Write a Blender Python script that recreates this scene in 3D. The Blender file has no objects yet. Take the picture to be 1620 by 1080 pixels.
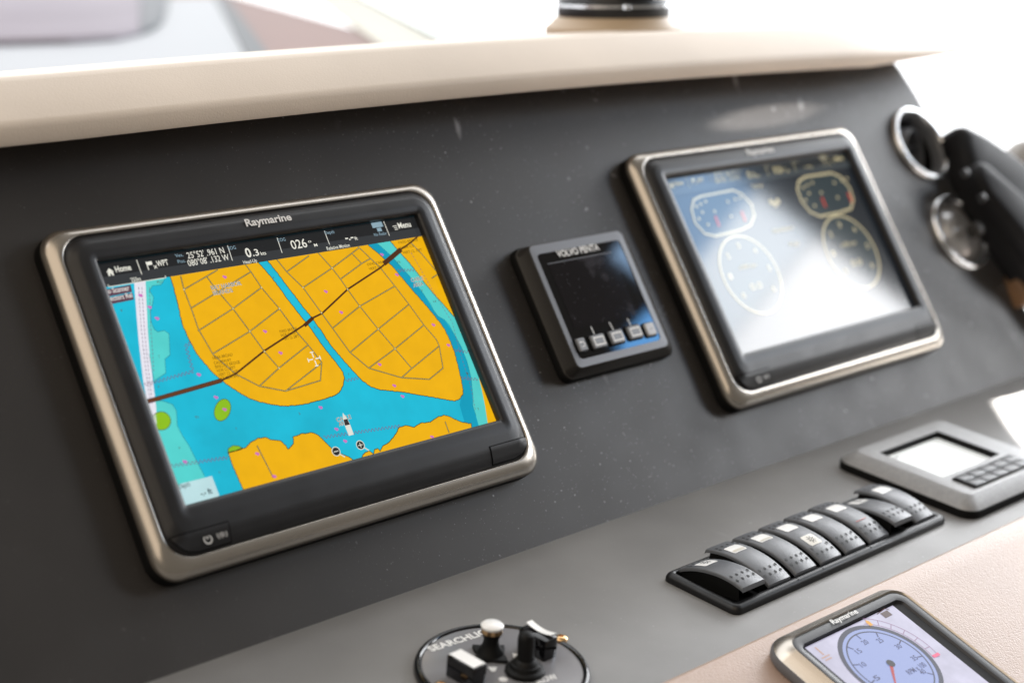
import bpy, bmesh, math, random
from mathutils import Vector, Matrix
from mathutils.geometry import tessellate_polygon
random.seed(7)
sc = bpy.context.scene
col = sc.collection
R = math.radians

# ------------------------------------------------------------------ camera
# reference frame: u right along the dash, v up along the dash face, n out of it (n = 0 at the display faces)
TH = R(32.566)                      # the dash face leans back this far from vertical
def W(u, v, n):                     # reference frame -> world (x right, y forward, z up)
    return Vector((u, v*math.sin(TH) - n*math.cos(TH), v*math.cos(TH) + n*math.sin(TH)))
FPX = 2608.8
CAMW = W(-0.6493, -0.2435, 0.8755)
CR, CD, CF = W(.7210, -.3730, .5840), W(-.1647, -.9109, -.3784), W(.6730, .1766, -.7182)
cam = bpy.data.cameras.new('camera'); cam_o = bpy.data.objects.new('camera', cam); col.objects.link(cam_o)
m3 = Matrix((CR, -CD, -CF)).transposed()
cam_o.matrix_world = Matrix.Translation(CAMW) @ m3.to_4x4()
cam.sensor_width = 36.0; cam.lens = FPX/1620*36.0
cam.clip_start = .02; cam.clip_end = 200
cam.dof.use_dof = True; cam.dof.focus_distance = 1.135; cam.dof.aperture_fstop = 3.5; cam.dof.aperture_blades = 9
sc.camera = cam_o

# ------------------------------------------------------------------ world, lamps, exposure
wd = bpy.data.worlds.new('World'); sc.world = wd; wd.use_nodes = True
wd.node_tree.nodes['Background'].inputs[0].default_value = (.62, .57, .50, 1)
wd.node_tree.nodes['Background'].inputs[1].default_value = .30
vs = sc.view_settings
vs.view_transform = 'Standard'; vs.look = 'None'; vs.exposure = 0; vs.gamma = 1; vs.use_curve_mapping = False

def area(name, loc, target, sx, sy, radiance, colr, spread=180):
    l = bpy.data.lights.new(name, 'AREA'); l.shape = 'RECTANGLE'; l.size = sx; l.size_y = sy
    l.energy = radiance*math.pi*sx*sy; l.color = colr; l.spread = R(spread)
    o = bpy.data.objects.new(name, l); col.objects.link(o)
    o.location = loc
    o.rotation_euler = (Vector(target)-Vector(loc)).to_track_quat('-Z', 'Y').to_euler()
    return o
def dirv(az, el):                   # azimuth from behind (-y) towards +x
    return Vector((math.sin(R(az))*math.cos(R(el)), -math.cos(R(az))*math.cos(R(el)), math.sin(R(el))))
MID = Vector((.5, 0, 0)); DC = dirv(60, 22); DX = Vector((-.5, -.866, 0)); DY = Vector((-.324, .187, .927))
def door(x, y): return MID + DC*3.0 + DX*x + DY*y      # in the plane of the open aft doorway
area('aft_door_light', door(.045, -.265), MID, .51, .97, 16, (.97, .98, 1))
area('aft_haze_light', door(.005, .32), MID, .43, .20, 14, (.86, .93, 1))
area('aft_sky_light', door(-.02, .52), MID, .38, .20, 8, (.42, .66, 1))
area('aft_side_sky_light', door(.29, .345), MID, .14, .21, 12, (.16, .48, 1))
area('side_window_light', (2.5, .35, .80), (.5, 0, 0), 1.7, .9, 9, (.95, .97, 1))
area('cabin_lining_light', (-1.7, -.8, 2.0), (.1, 0, 0), 3.4, 3.2, 1.15, (1, .84, .66))
def spot(name, loc, target, energy, size, blend, colr=(1, .96, .9), radius=.004, square=False):
    l = bpy.data.lights.new(name, 'SPOT'); l.energy = energy; l.spot_size = R(size); l.spot_blend = blend
    l.color = colr; l.shadow_soft_size = radius; l.use_square = square
    o = bpy.data.objects.new(name, l); col.objects.link(o); o.location = loc
    o.rotation_euler = (Vector(target)-Vector(loc)).to_track_quat('-Z', 'Y').to_euler()
    return o

# ------------------------------------------------------------------ frames and pixel rays
def ray(x, y):
    return (CR*((x-810)/FPX) + CD*((y-540)/FPX) + CF).normalized()
class Frame:
    def __init__(s, o, ax, ay, az):
        s.o = Vector(o); s.m = Matrix((ax, ay, az)).transposed().to_4x4(); s.m.translation = s.o; s.inv = s.m.inverted()
    def hit(s, x, y, h=0.0):        # the point of this frame's plane (height h) behind a photo pixel
        o = s.inv @ CAMW; d = s.inv.to_3x3() @ ray(x, y)
        p = o + d*((h-o.z)/d.z); return (p.x, p.y)
    def at(s, x, y, z=0, rz=0):     # a frame moved and turned within this one
        m = s.m @ Matrix.Translation((x, y, z)) @ Matrix.Rotation(rz, 4, 'Z')
        f = Frame.__new__(Frame); f.m = m; f.o = m.translation.copy(); f.inv = m.inverted(); return f
DN = -.022                          # dash face lies this far behind the display faces
X1 = Vector((1, 0, 0))
def dvec(v, n): return W(0, v, n)
F1 = Frame(W(0, 0, DN), X1, dvec(1, 0), dvec(0, 1))
PH = R(39); PS = R(55); V0 = -.1747; SL = .183
F2 = Frame(W(0, V0, DN), X1, dvec(math.sin(PH), -math.cos(PH)), dvec(math.cos(PH), math.sin(PH)))
O2 = W(0, V0 - SL*math.sin(PH), DN + SL*math.cos(PH))
F3 = Frame(O2, X1, dvec(math.sin(PS), -math.cos(PS)), dvec(math.cos(PS), math.sin(PS)))

def cone(name, src, centre, edge, energy, blend, **kw):     # a sunbeam through a side window: aimed at centre, its cone reaching edge
    src, centre, edge = Vector(src), Vector(centre), Vector(edge)
    return spot(name, src, centre, energy, 2*math.degrees((centre-src).angle(edge-src)), blend, **kw)
cone('sunbeam_on_shelf', (3.2, .26, .90), F2.m @ Vector((1.42, -.06, 0)), F2.m @ Vector((.7075, -.035, 0)), 7000, .02)
gc_ = F1.hit(1215, 184); gl_ = spot('sun_glint_on_dash', (0, 0, 0), (0, 0, -1), 60, 2*math.degrees(math.atan(.105/.6)), .75, radius=.003)
gl_.matrix_world = F1.at(gc_[0], gc_[1], .6, R(2)).m @ Matrix.Diagonal((1, .13, 1, 1))
# ------------------------------------------------------------------ materials
def new_mat(name):
    m = bpy.data.materials.new(name); m.use_nodes = True
    return m, m.node_tree, m.node_tree.nodes['Principled BSDF']
def mat(name, c, rough=.5, metal=0, spec=.5, noise=0, nscale=60, bump=0, bscale=300, emit=0, ecol=None, coat=0, rvar=0):
    m, nt, b = new_mat(name)
    b.inputs['Base Color'].default_value = (*c, 1); b.inputs['Roughness'].default_value = rough
    b.inputs['Metallic'].default_value = metal; b.inputs['Specular IOR Level'].default_value = spec
    if coat: b.inputs['Coat Weight'].default_value = coat; b.inputs['Coat Roughness'].default_value = .04
    if emit:
        b.inputs['Emission Color'].default_value = (*(ecol or c), 1); b.inputs['Emission Strength'].default_value = emit
    tc = nt.nodes.new('ShaderNodeTexCoord')
    if noise or rvar:
        n = nt.nodes.new('ShaderNodeTexNoise'); n.inputs['Scale'].default_value = nscale; n.inputs['Detail'].default_value = 5
        nt.links.new(tc.outputs['Object'], n.inputs['Vector'])
        if noise:
            mp = nt.nodes.new('ShaderNodeMapRange'); mp.inputs[1].default_value = .3; mp.inputs[2].default_value = .7
            mp.inputs[3].default_value = 1-noise; mp.inputs[4].default_value = 1+noise
            nt.links.new(n.outputs['Fac'], mp.inputs[0])
            mx = nt.nodes.new('ShaderNodeMix'); mx.data_type = 'RGBA'; mx.blend_type = 'MULTIPLY'; mx.inputs[0].default_value = 1
            mx.inputs[6].default_value = (*((ecol or c) if emit else c), 1)
            nt.links.new(mp.outputs[0], mx.inputs[7])
            nt.links.new(mx.outputs[2], b.inputs['Emission Color' if emit else 'Base Color'])
        if rvar:
            mp = nt.nodes.new('ShaderNodeMapRange'); mp.inputs[1].default_value = .3; mp.inputs[2].default_value = .7
            mp.inputs[3].default_value = max(.02, rough-rvar); mp.inputs[4].default_value = rough+rvar
            nt.links.new(n.outputs['Fac'], mp.inputs[0]); nt.links.new(mp.outputs[0], b.inputs['Roughness'])
    if bump:
        n2 = nt.nodes.new('ShaderNodeTexNoise'); n2.inputs['Scale'].default_value = bscale; n2.inputs['Detail'].default_value = 3
        nt.links.new(tc.outputs['Object'], n2.inputs['Vector'])
        bp = nt.nodes.new('ShaderNodeBump'); bp.inputs['Strength'].default_value = bump; bp.inputs['Distance'].default_value = .0005
        nt.links.new(n2.outputs['Fac'], bp.inputs['Height']); nt.links.new(bp.outputs[0], b.inputs['Normal'])
    return m
def srgb(r, g, b):
    f = lambda c: ((c/255+.055)/1.055)**2.4 if c > 10 else c/255/12.92
    return (f(r), f(g), f(b))

def soft_paint(name, c, rough, spec, dust):
    """soft-touch painted moulding with fine grain, dust specks, scuffs and wiped smears"""
    m, nt, b = new_mat(name); L = nt.links.new; N = nt.nodes.new
    tc = N('ShaderNodeTexCoord')
    n = N('ShaderNodeTexNoise'); n.inputs['Scale'].default_value = 9; n.inputs['Detail'].default_value = 6; L(tc.outputs['Object'], n.inputs['Vector'])
    mp = N('ShaderNodeMapRange'); mp.inputs[1].default_value = .3; mp.inputs[2].default_value = .7; mp.inputs[3].default_value = .86; mp.inputs[4].default_value = 1.14
    L(n.outputs['Fac'], mp.inputs[0])
    mx = N('ShaderNodeMix'); mx.data_type = 'RGBA'; mx.blend_type = 'MULTIPLY'; mx.inputs[0].default_value = 1; mx.inputs[6].default_value = (*c, 1); L(mp.outputs[0], mx.inputs[7])
    cur = mx.outputs[2]
    # dust gathers in drifts, thicker towards the starboard end
    sx = N('ShaderNodeSeparateXYZ'); L(tc.outputs['Object'], sx.inputs[0])
    dr = N('ShaderNodeTexNoise'); dr.inputs['Scale'].default_value = 5; L(tc.outputs['Object'], dr.inputs['Vector'])
    w1 = N('ShaderNodeMapRange'); w1.inputs[1].default_value = -.05; w1.inputs[2].default_value = .35; w1.inputs[3].default_value = .12; w1.inputs[4].default_value = 1; L(sx.outputs[0], w1.inputs[0])
    w2 = N('ShaderNodeMapRange'); w2.inputs[1].default_value = .38; w2.inputs[2].default_value = .62; w2.inputs[3].default_value = .25; w2.inputs[4].default_value = 1.2; L(dr.outputs['Fac'], w2.inputs[0])
    w3 = N('ShaderNodeMath'); w3.operation = 'MULTIPLY'; L(w1.outputs[0], w3.inputs[0]); L(w2.outputs[0], w3.inputs[1]); where = w3.outputs[0]
    def speck(scale, thr, gate, amt, stretch=None):
        nonlocal cur
        src = tc.outputs['Object']
        dn = N('ShaderNodeTexNoise'); dn.inputs['Scale'].default_value = scale*.6; dn.inputs['Detail'].default_value = 2; L(src, dn.inputs['Vector'])
        dm = N('ShaderNodeVectorMath'); dm.operation = 'SCALE'; dm.inputs[3].default_value = 1.1/scale; L(dn.outputs['Color'], dm.inputs[0])
        da = N('ShaderNodeVectorMath'); L(src, da.inputs[0]); L(dm.outputs[0], da.inputs[1]); src = da.outputs[0]
        if stretch:
            mpg = N('ShaderNodeMapping'); mpg.inputs['Rotation'].default_value = (0, 0, stretch[1]); mpg.inputs['Scale'].default_value = (1, stretch[0], 1)
            L(src, mpg.inputs['Vector']); src = mpg.outputs[0]
        v = N('ShaderNodeTexVoronoi'); v.inputs['Scale'].default_value = scale; L(src, v.inputs['Vector'])
        a = N('ShaderNodeMapRange'); a.inputs[1].default_value = thr; a.inputs[2].default_value = thr*.3; a.inputs[3].default_value = 0; a.inputs[4].default_value = 1; L(v.outputs['Distance'], a.inputs[0])
        s = N('ShaderNodeSeparateColor'); L(v.outputs['Color'], s.inputs[0])
        g = N('ShaderNodeMapRange'); g.inputs[1].default_value = gate; g.inputs[2].default_value = 1; g.inputs[3].default_value = 0; g.inputs[4].default_value = 1; L(s.outputs[0], g.inputs[0])
        mu = N('ShaderNodeMath'); mu.operation = 'MULTIPLY'; L(a.outputs[0], mu.inputs[0]); L(g.outputs[0], mu.inputs[1])
        m2 = N('ShaderNodeMath'); m2.operation = 'MULTIPLY'; m2.inputs[1].default_value = amt*dust; m3_ = N('ShaderNodeMath'); m3_.operation = 'MULTIPLY'; L(mu.outputs[0], m3_.inputs[0]); L(where, m3_.inputs[1]); L(m3_.outputs[0], m2.inputs[0])
        k = N('ShaderNodeMix'); k.data_type = 'RGBA'; L(m2.outputs[0], k.inputs[0]); L(cur, k.inputs[6]); k.inputs[7].default_value = (.62, .63, .66, 1); cur = k.outputs[2]
    speck(620, .22, .80, .55)
    speck(190, .16, .84, .50)
    speck(60, .13, .80, .32)
    speck(34, .15, .70, .30, (.32, .15))
    L(cur, b.inputs['Base Color'])
    n3 = N('ShaderNodeTexNoise'); n3.inputs['Scale'].default_value = 26; n3.inputs['Detail'].default_value = 8; L(tc.outputs['Object'], n3.inputs['Vector'])
    mr = N('ShaderNodeMapRange'); mr.inputs[1].default_value = .3; mr.inputs[2].default_value = .7; mr.inputs[3].default_value = rough-.025; mr.inputs[4].default_value = rough+.03
    L(n3.outputs['Fac'], mr.inputs[0]); L(mr.outputs[0], b.inputs['Roughness'])
    b.inputs['Specular IOR Level'].default_value = spec
    nb = N('ShaderNodeTexNoise'); nb.inputs['Scale'].default_value = 1500; nb.inputs['Detail'].default_value = 2; L(tc.outputs['Object'], nb.inputs['Vector'])
    bp = N('ShaderNodeBump'); bp.inputs['Strength'].default_value = .25; bp.inputs['Distance'].default_value = .0002; L(nb.outputs['Fac'], bp.inputs['Height']); L(bp.outputs[0], b.inputs['Normal'])
    return m
def leather(name, c, rough, scale, strength, spec=.4):
    m, nt, b = new_mat(name); L = nt.links.new; N = nt.nodes.new
    tc = N('ShaderNodeTexCoord')
    dn = N('ShaderNodeTexNoise'); dn.inputs['Scale'].default_value = scale*.35; L(tc.outputs['Object'], dn.inputs['Vector'])
    dm = N('ShaderNodeVectorMath'); dm.operation = 'SCALE'; dm.inputs[3].default_value = 1.4/scale; L(dn.outputs['Color'], dm.inputs[0])
    da = N('ShaderNodeVectorMath'); L(tc.outputs['Object'], da.inputs[0]); L(dm.outputs[0], da.inputs[1])
    v = N('ShaderNodeTexVoronoi'); v.feature = 'SMOOTH_F1'; v.inputs['Scale'].default_value = scale; L(da.outputs[0], v.inputs['Vector'])
    n = N('ShaderNodeTexNoise'); n.inputs['Scale'].default_value = 6; n.inputs['Detail'].default_value = 8; L(tc.outputs['Object'], n.inputs['Vector'])
    mp = N('ShaderNodeMapRange'); mp.inputs[1].default_value = .3; mp.inputs[2].default_value = .7; mp.inputs[3].default_value = .93; mp.inputs[4].default_value = 1.06; L(n.outputs['Fac'], mp.inputs[0])
    mx = N('ShaderNodeMix'); mx.data_type = 'RGBA'; mx.blend_type = 'MULTIPLY'; mx.inputs[0].default_value = 1; mx.inputs[6].default_value = (*c, 1); L(mp.outputs[0], mx.inputs[7])
    L(mx.outputs[2], b.inputs['Base Color']); b.inputs['Roughness'].default_value = rough; b.inputs['Specular IOR Level'].default_value = spec
    inv = N('ShaderNodeMath'); inv.operation = 'MULTIPLY'; inv.inputs[1].default_value = -1; L(v.outputs['Distance'], inv.inputs[0])
    bp = N('ShaderNodeBump'); bp.inputs['Strength'].default_value = strength; bp.inputs['Distance'].default_value = .0006; L(inv.outputs[0], bp.inputs['Height']); L(bp.outputs[0], b.inputs['Normal'])
    return m

M = {}
M['panel'] = soft_paint('charcoal_soft_paint', (.031, .0278, .0262), .45, .5, 2.8)
M['shelf'] = soft_paint('grey_soft_paint', (.20, .197, .194), .44, .5, .8)
M['leather'] = leather('tan_grained_leather', (.42, .30, .24), .38, 800, .38, .55)
M['hood'] = leather('cream_smooth_leather', (.68, .59, .50), .5, 800, .2)
M['pink'] = leather('rose_tan_leather', (.17, .068, .048), .5, 500, .3)
M['cream'] = mat('cream_trim', (.46, .41, .33), .45, noise=.05, nscale=30)
M['silver'] = mat('satin_silver_frame', (.50, .46, .41), .27, .9)
M['chrome'] = mat('chrome', (.90, .91, .93), .22, 1)
M['gasket'] = mat('black_rubber_gasket', (.005, .005, .005), .7, spec=.18)
M['bezel'] = mat('satin_black_bezel', (.010, .010, .012), .40, spec=.52, noise=.12, nscale=60, rvar=.025, bump=.06, bscale=1200)
M['gap'] = mat('dark_gap', (.002, .002, .002), .9, spec=.1)
M['print'] = mat('white_print', (.80, .80, .79), .5)
M['glassblack'] = mat('black_display_border', (.003, .003, .003), .12, spec=.5)
M['black'] = mat('black_plastic', (.006, .006, .007), .40, spec=.4, bump=.08, bscale=1600, rvar=.06)
M['blackgloss'] = mat('gloss_black_plastic', (.004, .004, .005), .03, spec=.5)
M['rubber'] = mat('black_rubber', (.004, .004, .004), .55, spec=.22)
M['rocker'] = mat('rocker_plastic', (.105, .112, .125), .36, spec=.6, bump=.25, bscale=2200, rvar=.05, noise=.06)
M['dim'] = mat('rocker_dimple', (.004, .004, .004), .6)
M['lens'] = mat('white_switch_lens', (.93, .93, .92), .22)
M['lensamber'] = mat('amber_white_lens', (.62, .59, .52), .3, noise=.05)
M['brass'] = mat('brass_screw', (.75, .48, .24), .28, 1)
M['orange'] = mat('red_mark', (.50, .06, .04), .5)
M['vpface'] = mat('grey_metal_face', (.17, .175, .19), .42, .25, spec=.5, bump=.06, bscale=1500)
M['vpside'] = mat('dark_grey_side', (.026, .024, .022), .45, spec=.4, bump=.08, bscale=1500)
M['engframe'] = mat('grey_grained_frame', (.31, .312, .318), .40, .15, spec=.5, bump=.5, bscale=2400, noise=.08, nscale=300)
M['knobgrey'] = mat('warm_grey_knob', (.36, .34, .32), .45)
M['handset'] = mat('matt_black_moulding', (.004, .004, .005), .6, spec=.22)
M['ventgrey'] = mat('satin_grey_vent', (.50, .50, .51), .28, .7, spec=.5)
M['engkey'] = mat('dark_soft_key', (.030, .031, .034), .4, spec=.5)
M['wood'] = mat('brown_trim', (.16, .085, .04), .4, noise=.25, nscale=30)

# ------------------------------------------------------------------ mesh helpers
class MB:
    def __init__(s): s.v = []; s.f = []
    def add(s, vs, fs):
        k = len(s.v); s.v += [tuple(a) for a in vs]; s.f += [tuple(i+k for i in f) for f in fs]
    def box(s, x0, x1, y0, y1, z0, z1):
        s.add([(x0,y0,z0),(x1,y0,z0),(x1,y1,z0),(x0,y1,z0),(x0,y0,z1),(x1,y0,z1),(x1,y1,z1),(x0,y1,z1)],
              [(0,3,2,1),(4,5,6,7),(0,1,5,4),(1,2,6,5),(2,3,7,6),(3,0,4,7)])
    def loft(s, loops, cap0=False, cap1=False, closed=True):
        n = len(loops[0]); vs = [p for l in loops for p in l]; fs = []
        for i in range(len(loops)-1):
            for j in range(n if closed else n-1):
                a = i*n+j; b = i*n+(j+1) % n
                fs.append((a, b, b+n, a+n))
        if cap0: fs.append(tuple(reversed(range(n))))
        if cap1: fs.append(tuple(range((len(loops)-1)*n, len(loops)*n)))
        s.add(vs, fs)
    def lathe(s, prof, seg=40, cx=0, cy=0, cap0=False, cap1=False):
        s.loft([[(cx+r*math.cos(2*math.pi*k/seg), cy+r*math.sin(2*math.pi*k/seg), z) for k in range(seg)] for r, z in prof], cap0, cap1)
    def poly(s, pts, z):
        t = tessellate_polygon([[Vector((p[0], p[1], 0)) for p in pts]])
        vs = [(p[0], p[1], z) for p in pts]; fs = []
        for a, b, c in t:
            A, B, C = pts[a], pts[b], pts[c]
            fs.append((a, b, c) if (B[0]-A[0])*(C[1]-A[1])-(B[1]-A[1])*(C[0]-A[0]) > 0 else (a, c, b))
        s.add(vs, fs)
    def prism(s, pts, z0, z1):
        n = len(pts)
        area2 = sum(pts[i][0]*pts[(i+1) % n][1]-pts[(i+1) % n][0]*pts[i][1] for i in range(n))
        if area2 < 0: pts = pts[::-1]
        s.poly(pts, z1); s.loft([[(p[0], p[1], z0) for p in pts], [(p[0], p[1], z1) for p in pts]])
    def strip(s, pts, wd, z, closed=False):
        pts = [Vector((p[0], p[1])) for p in pts]
        if closed: pts = pts + [pts[0]]
        for i in range(len(pts)-1):
            a, b = pts[i], pts[i+1]; d = b-a
            if d.length < 1e-7: continue
            d.normalize(); q = Vector((-d.y, d.x))*wd/2; e = d*wd*.25
            zz = z + (i % 4)*4e-6
            s.add([(*(a-e-q), zz), (*(b+e-q), zz), (*(b+e+q), zz), (*(a-e+q), zz)], [(0, 1, 2, 3)])
    def disc(s, c, r, z, seg=20, ry=None, rot=0):
        ry = ry or r
        s.poly([(c[0]+r*math.cos(t)*math.cos(rot)-ry*math.sin(t)*math.sin(rot), c[1]+r*math.cos(t)*math.sin(rot)+ry*math.sin(t)*math.cos(rot)) for t in [2*math.pi*k/seg for k in range(seg)]], z)
    def ring(s, c, r, wd, z, seg=40, a0=0, a1=360):
        n = seg; s.strip([(c[0]+r*math.cos(R(a0+(a1-a0)*k/n)), c[1]+r*math.sin(R(a0+(a1-a0)*k/n))) for k in range(n+1)], wd, z)
    def tube(s, pts, r, seg=10, caps=True):
        pts = [Vector(p) for p in pts]; loops = []
        for i, p in enumerate(pts):
            d = (pts[min(i+1, len(pts)-1)]-pts[max(i-1, 0)]).normalized()
            a = d.orthogonal().normalized(); b = d.cross(a)
            if loops:
                a = (pa - d*pa.dot(d)).normalized(); b = d.cross(a)
            pa = a
            rr = r[i] if isinstance(r, (list, tuple)) else r
            loops.append([tuple(p+a*rr*math.cos(2*math.pi*k/seg)+b*rr*math.sin(2*math.pi*k/seg)) for k in range(seg)])
        s.loft(loops, caps, caps)
    def build(s, name, material, parent=None, frame=None, smooth=True, angle=40, kind=None, bevel=0):
        me = bpy.data.meshes.new(name); me.from_pydata(s.v, [], s.f); me.update()
        o = bpy.data.objects.new(name, me); col.objects.link(o)
        me.materials.append(material)
        if bevel:
            bm = bmesh.new(); bm.from_mesh(me); bmesh.ops.remove_doubles(bm, verts=bm.verts, dist=1e-6)
            bmesh.ops.recalc_face_normals(bm, faces=bm.faces)
            es = [e for e in bm.edges if len(e.link_faces) == 2 and e.calc_face_angle(0) > R(25)]
            bmesh.ops.bevel(bm, geom=es, offset=bevel, segments=2, profile=.5, affect='EDGES', clamp_overlap=True)
            bm.to_mesh(me); bm.free()
        if smooth:
            for p in me.polygons: p.use_smooth = True
            me.set_sharp_from_angle(angle=R(angle))
        if parent: o.parent = parent
        elif frame: o.matrix_world = frame.m
        if kind: o['kind'] = kind
        return o
class Multi:
    """like MB, but every piece drawn becomes a mesh of its own"""
    def __init__(s): s.l = []
    def new(s): s.l.append(MB()); return s.l[-1]
    def add(s, *a): s.new().add(*a)
    def poly(s, *a): s.new().poly(*a)
    def strip(s, *a): s.new().strip(*a)
    def disc(s, *a): s.new().disc(*a)
    def ring(s, *a): s.new().ring(*a)
    def box(s, *a): s.new().box(*a)
    def build(s, name, material, parent, smooth=False):
        for m in s.l:
            if m.f: m.build(name, material, parent, smooth=smooth)
def empty(name, frame, label, cat, group=None):
    o = bpy.data.objects.new(name, None); col.objects.link(o); o.empty_display_size = .02
    o.matrix_world = frame.m; o['label'] = label; o['category'] = cat
    if group: o['group'] = group
    return o
def tag(o, label, cat, group=None):
    o['label'] = label; o['category'] = cat
    if group: o['group'] = group
    return o
def rr(x0, x1, y0, y1, r, z, seg=8):
    """rounded rectangle loop, counter-clockwise"""
    out = []
    r = max(r, 1e-5)
    for cx, cy, a in ((x1-r, y1-r, 0), (x0+r, y1-r, 90), (x0+r, y0+r, 180), (x1-r, y0+r, 270)):
        for k in range(seg+1):
            t = R(a+90*k/seg); out.append((cx+r*math.cos(t), cy+r*math.sin(t), z))
    return out
def rp(*a, **k): return [(p[0], p[1]) for p in rr(*a, 0, **k)]

_tc = {}
def text_mesh(s, bold):
    key = (s, bold)
    if key not in _tc:
        cu = bpy.data.curves.new('t', 'FONT'); cu.body = s; cu.size = 1; cu.resolution_u = 3; cu.offset = bold
        ob = bpy.data.objects.new('t', cu); col.objects.link(ob)
        bpy.context.view_layer.update()
        me = bpy.data.meshes.new_from_object(ob.evaluated_get(bpy.context.evaluated_depsgraph_get()))
        vs = [(v.co.x, v.co.y) for v in me.vertices]; fs = [tuple(p.vertices) for p in me.polygons]
        bpy.data.objects.remove(ob); bpy.data.curves.remove(cu); bpy.data.meshes.remove(me)
        xs = [v[0] for v in vs]; _tc[key] = (vs, fs, min(xs), max(xs))
    return _tc[key]
def text(mb, s, p0, p1, cap, z, bold=.012):
    """s between baseline points p0 and p1 (local), capital height cap"""
    vs, fs, a, b = text_mesh(s, bold)
    p0 = Vector(p0); d = Vector(p1)-p0; q = Vector((-d.y, d.x)).normalized()
    k = cap/.70
    mb.add([(*(p0 + d*((x-a)/(b-a)) + q*(y*k)), z) for x, y in vs], fs)

def clip(pts, x0, x1, y0, y1):
    def cut(ps, f, g):
        out = []
        for i in range(len(ps)):
            a, b = ps[i-1], ps[i]; fa, fb = f(a), f(b)
            if (fa >= 0) != (fb >= 0):
                t = fa/(fa-fb); out.append((a[0]+(b[0]-a[0])*t, a[1]+(b[1]-a[1])*t))
            if fb >= 0: out.append(b)
        return out
    for f in (lambda p: p[0]-x0, lambda p: x1-p[0], lambda p: p[1]-y0, lambda p: y1-p[1]):
        pts = cut(pts, f, None)
        if len(pts) < 3: return []
    out = []
    for p in pts:
        if not out or abs(p[0]-out[-1][0])+abs(p[1]-out[-1][1]) > 1e-6: out.append(p)
    return out
def clipline(pts, x0, x1, y0, y1):
    segs = []
    for a, b in zip(pts, pts[1:]):
        t0, t1 = 0, 1; dx, dy = b[0]-a[0], b[1]-a[1]; ok = True
        for p, q in ((-dx, a[0]-x0), (dx, x1-a[0]), (-dy, a[1]-y0), (dy, y1-a[1])):
            if abs(p) < 1e-12:
                if q < 0: ok = False
            else:
                r = q/p
                if p < 0: t0 = max(t0, r)
                else: t1 = min(t1, r)
        if ok and t0 < t1: segs.append([(a[0]+dx*t0, a[1]+dy*t0), (a[0]+dx*t1, a[1]+dy*t1)])
    return segs

# ------------------------------------------------------------------ the setting
# sky: an overexposed bright backdrop ahead and to starboard, beyond the windscreen
msky, nt, b = new_mat('bright_sky'); nt.nodes.remove(b)
em = nt.nodes.new('ShaderNodeEmission'); em.inputs[0].default_value = (.97, .985, 1, 1); em.inputs[1].default_value = 2.4
nt.links.new(em.outputs[0], nt.nodes['Material Output'].inputs[0])
mb = MB()
RS = 9.0; na, ne = 40, 14
grid = []
for i in range(ne+1):
    el = R(-25+92*i/ne)
    grid.append([(RS*math.cos(el)*math.sin(R(-75+175*k/na)), RS*math.cos(el)*math.cos(R(-75+175*k/na)), RS*math.sin(el)) for k in range(na+1)])
mb.loft(grid, closed=False)
sky = mb.build('sky', msky, kind='structure')

# dash face, with its rounded starboard edge
VENTS = ((.8262, .0838), (.8225, -.0165))
mb = MB(); UR = .873; rad = .018; loops = []
vv = [V0-.03, V0+.1, -.05, 0, .05, .10, .14, .172, .186, .19]
side = []
for v in vv:
    ur = UR + .020*math.sin(max(0, min(1, (.19-v)/.30))*math.pi*.5) - max(0, v-.165)*.66
    pts = [(ur-rad, v, 0)]
    for k in range(1, 9):
        t = R(78*k/8); pts.append((ur-rad+rad*math.sin(t), v, -rad+rad*math.cos(t)))
    x, _, z = pts[-1]; pts.append((x+.035, v, z-.19)); loops.append(pts); side.append((ur-rad, v))
mb.loft(loops, closed=False)
outer = [(-.62, vv[0])] + side + [(-.62, vv[-1])]
holes = [[(cx+.0358*math.cos(-2*math.pi*k/40), cy+.0358*math.sin(-2*math.pi*k/40)) for k in range(40)] for cx, cy in VENTS]
allp = outer + holes[0] + holes[1]
tri = tessellate_polygon([[Vector((p[0], p[1], 0)) for p in l] for l in [outer]+holes])
fs = []
for a, b_, c in tri:
    A, B, C_ = allp[a], allp[b_], allp[c]
    fs.append((a, b_, c) if (B[0]-A[0])*(C_[1]-A[1])-(B[1]-A[1])*(C_[0]-A[0]) > 0 else (a, c, b_))
mb.add([(p[0], p[1], 0) for p in allp], fs)
mb.loft([[(-.62, .19, 0)] + loops[-1], [(-.62, .194, -.006)] + [(p[0], .194, p[2]-.006) for p in loops[-1]], [(-.62, .196, -.08)] + [(p[0], .196, p[2]-.08) for p in loops[-1]]], closed=False)
dash = mb.build('dash_face', M['panel'], frame=F1, kind='structure', angle=50)

# shelf below it
mb = MB()
sh = [(.006, -.004), (.0, .0), (-SL+.0, 0), (-SL-.004, -.002), (-SL-.005, -.03)]
mb.loft([[(u, y, z) for y, z in sh][::-1] for u in (-.62, .1, .6, 1.5)], closed=False)
mb.build('dash_shelf', M['shelf'], frame=F2, kind='structure')
# leather-covered console edge
mb = MB()
pr = [(.001, -.02), (.0012, -.004), (.0004, -.0008), (-.0010, .0012), (-.003, .0020), (-.02, .0020), (-.30, .0020), (-.30, -.03)]
mb.loft([[(u, y, z) for y, z in pr][::-1] for u in (-.62, .1, .6, 1.5)], closed=False)
mb.build('leather_console', M['leather'], frame=F3, kind='structure', angle=60)

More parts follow.
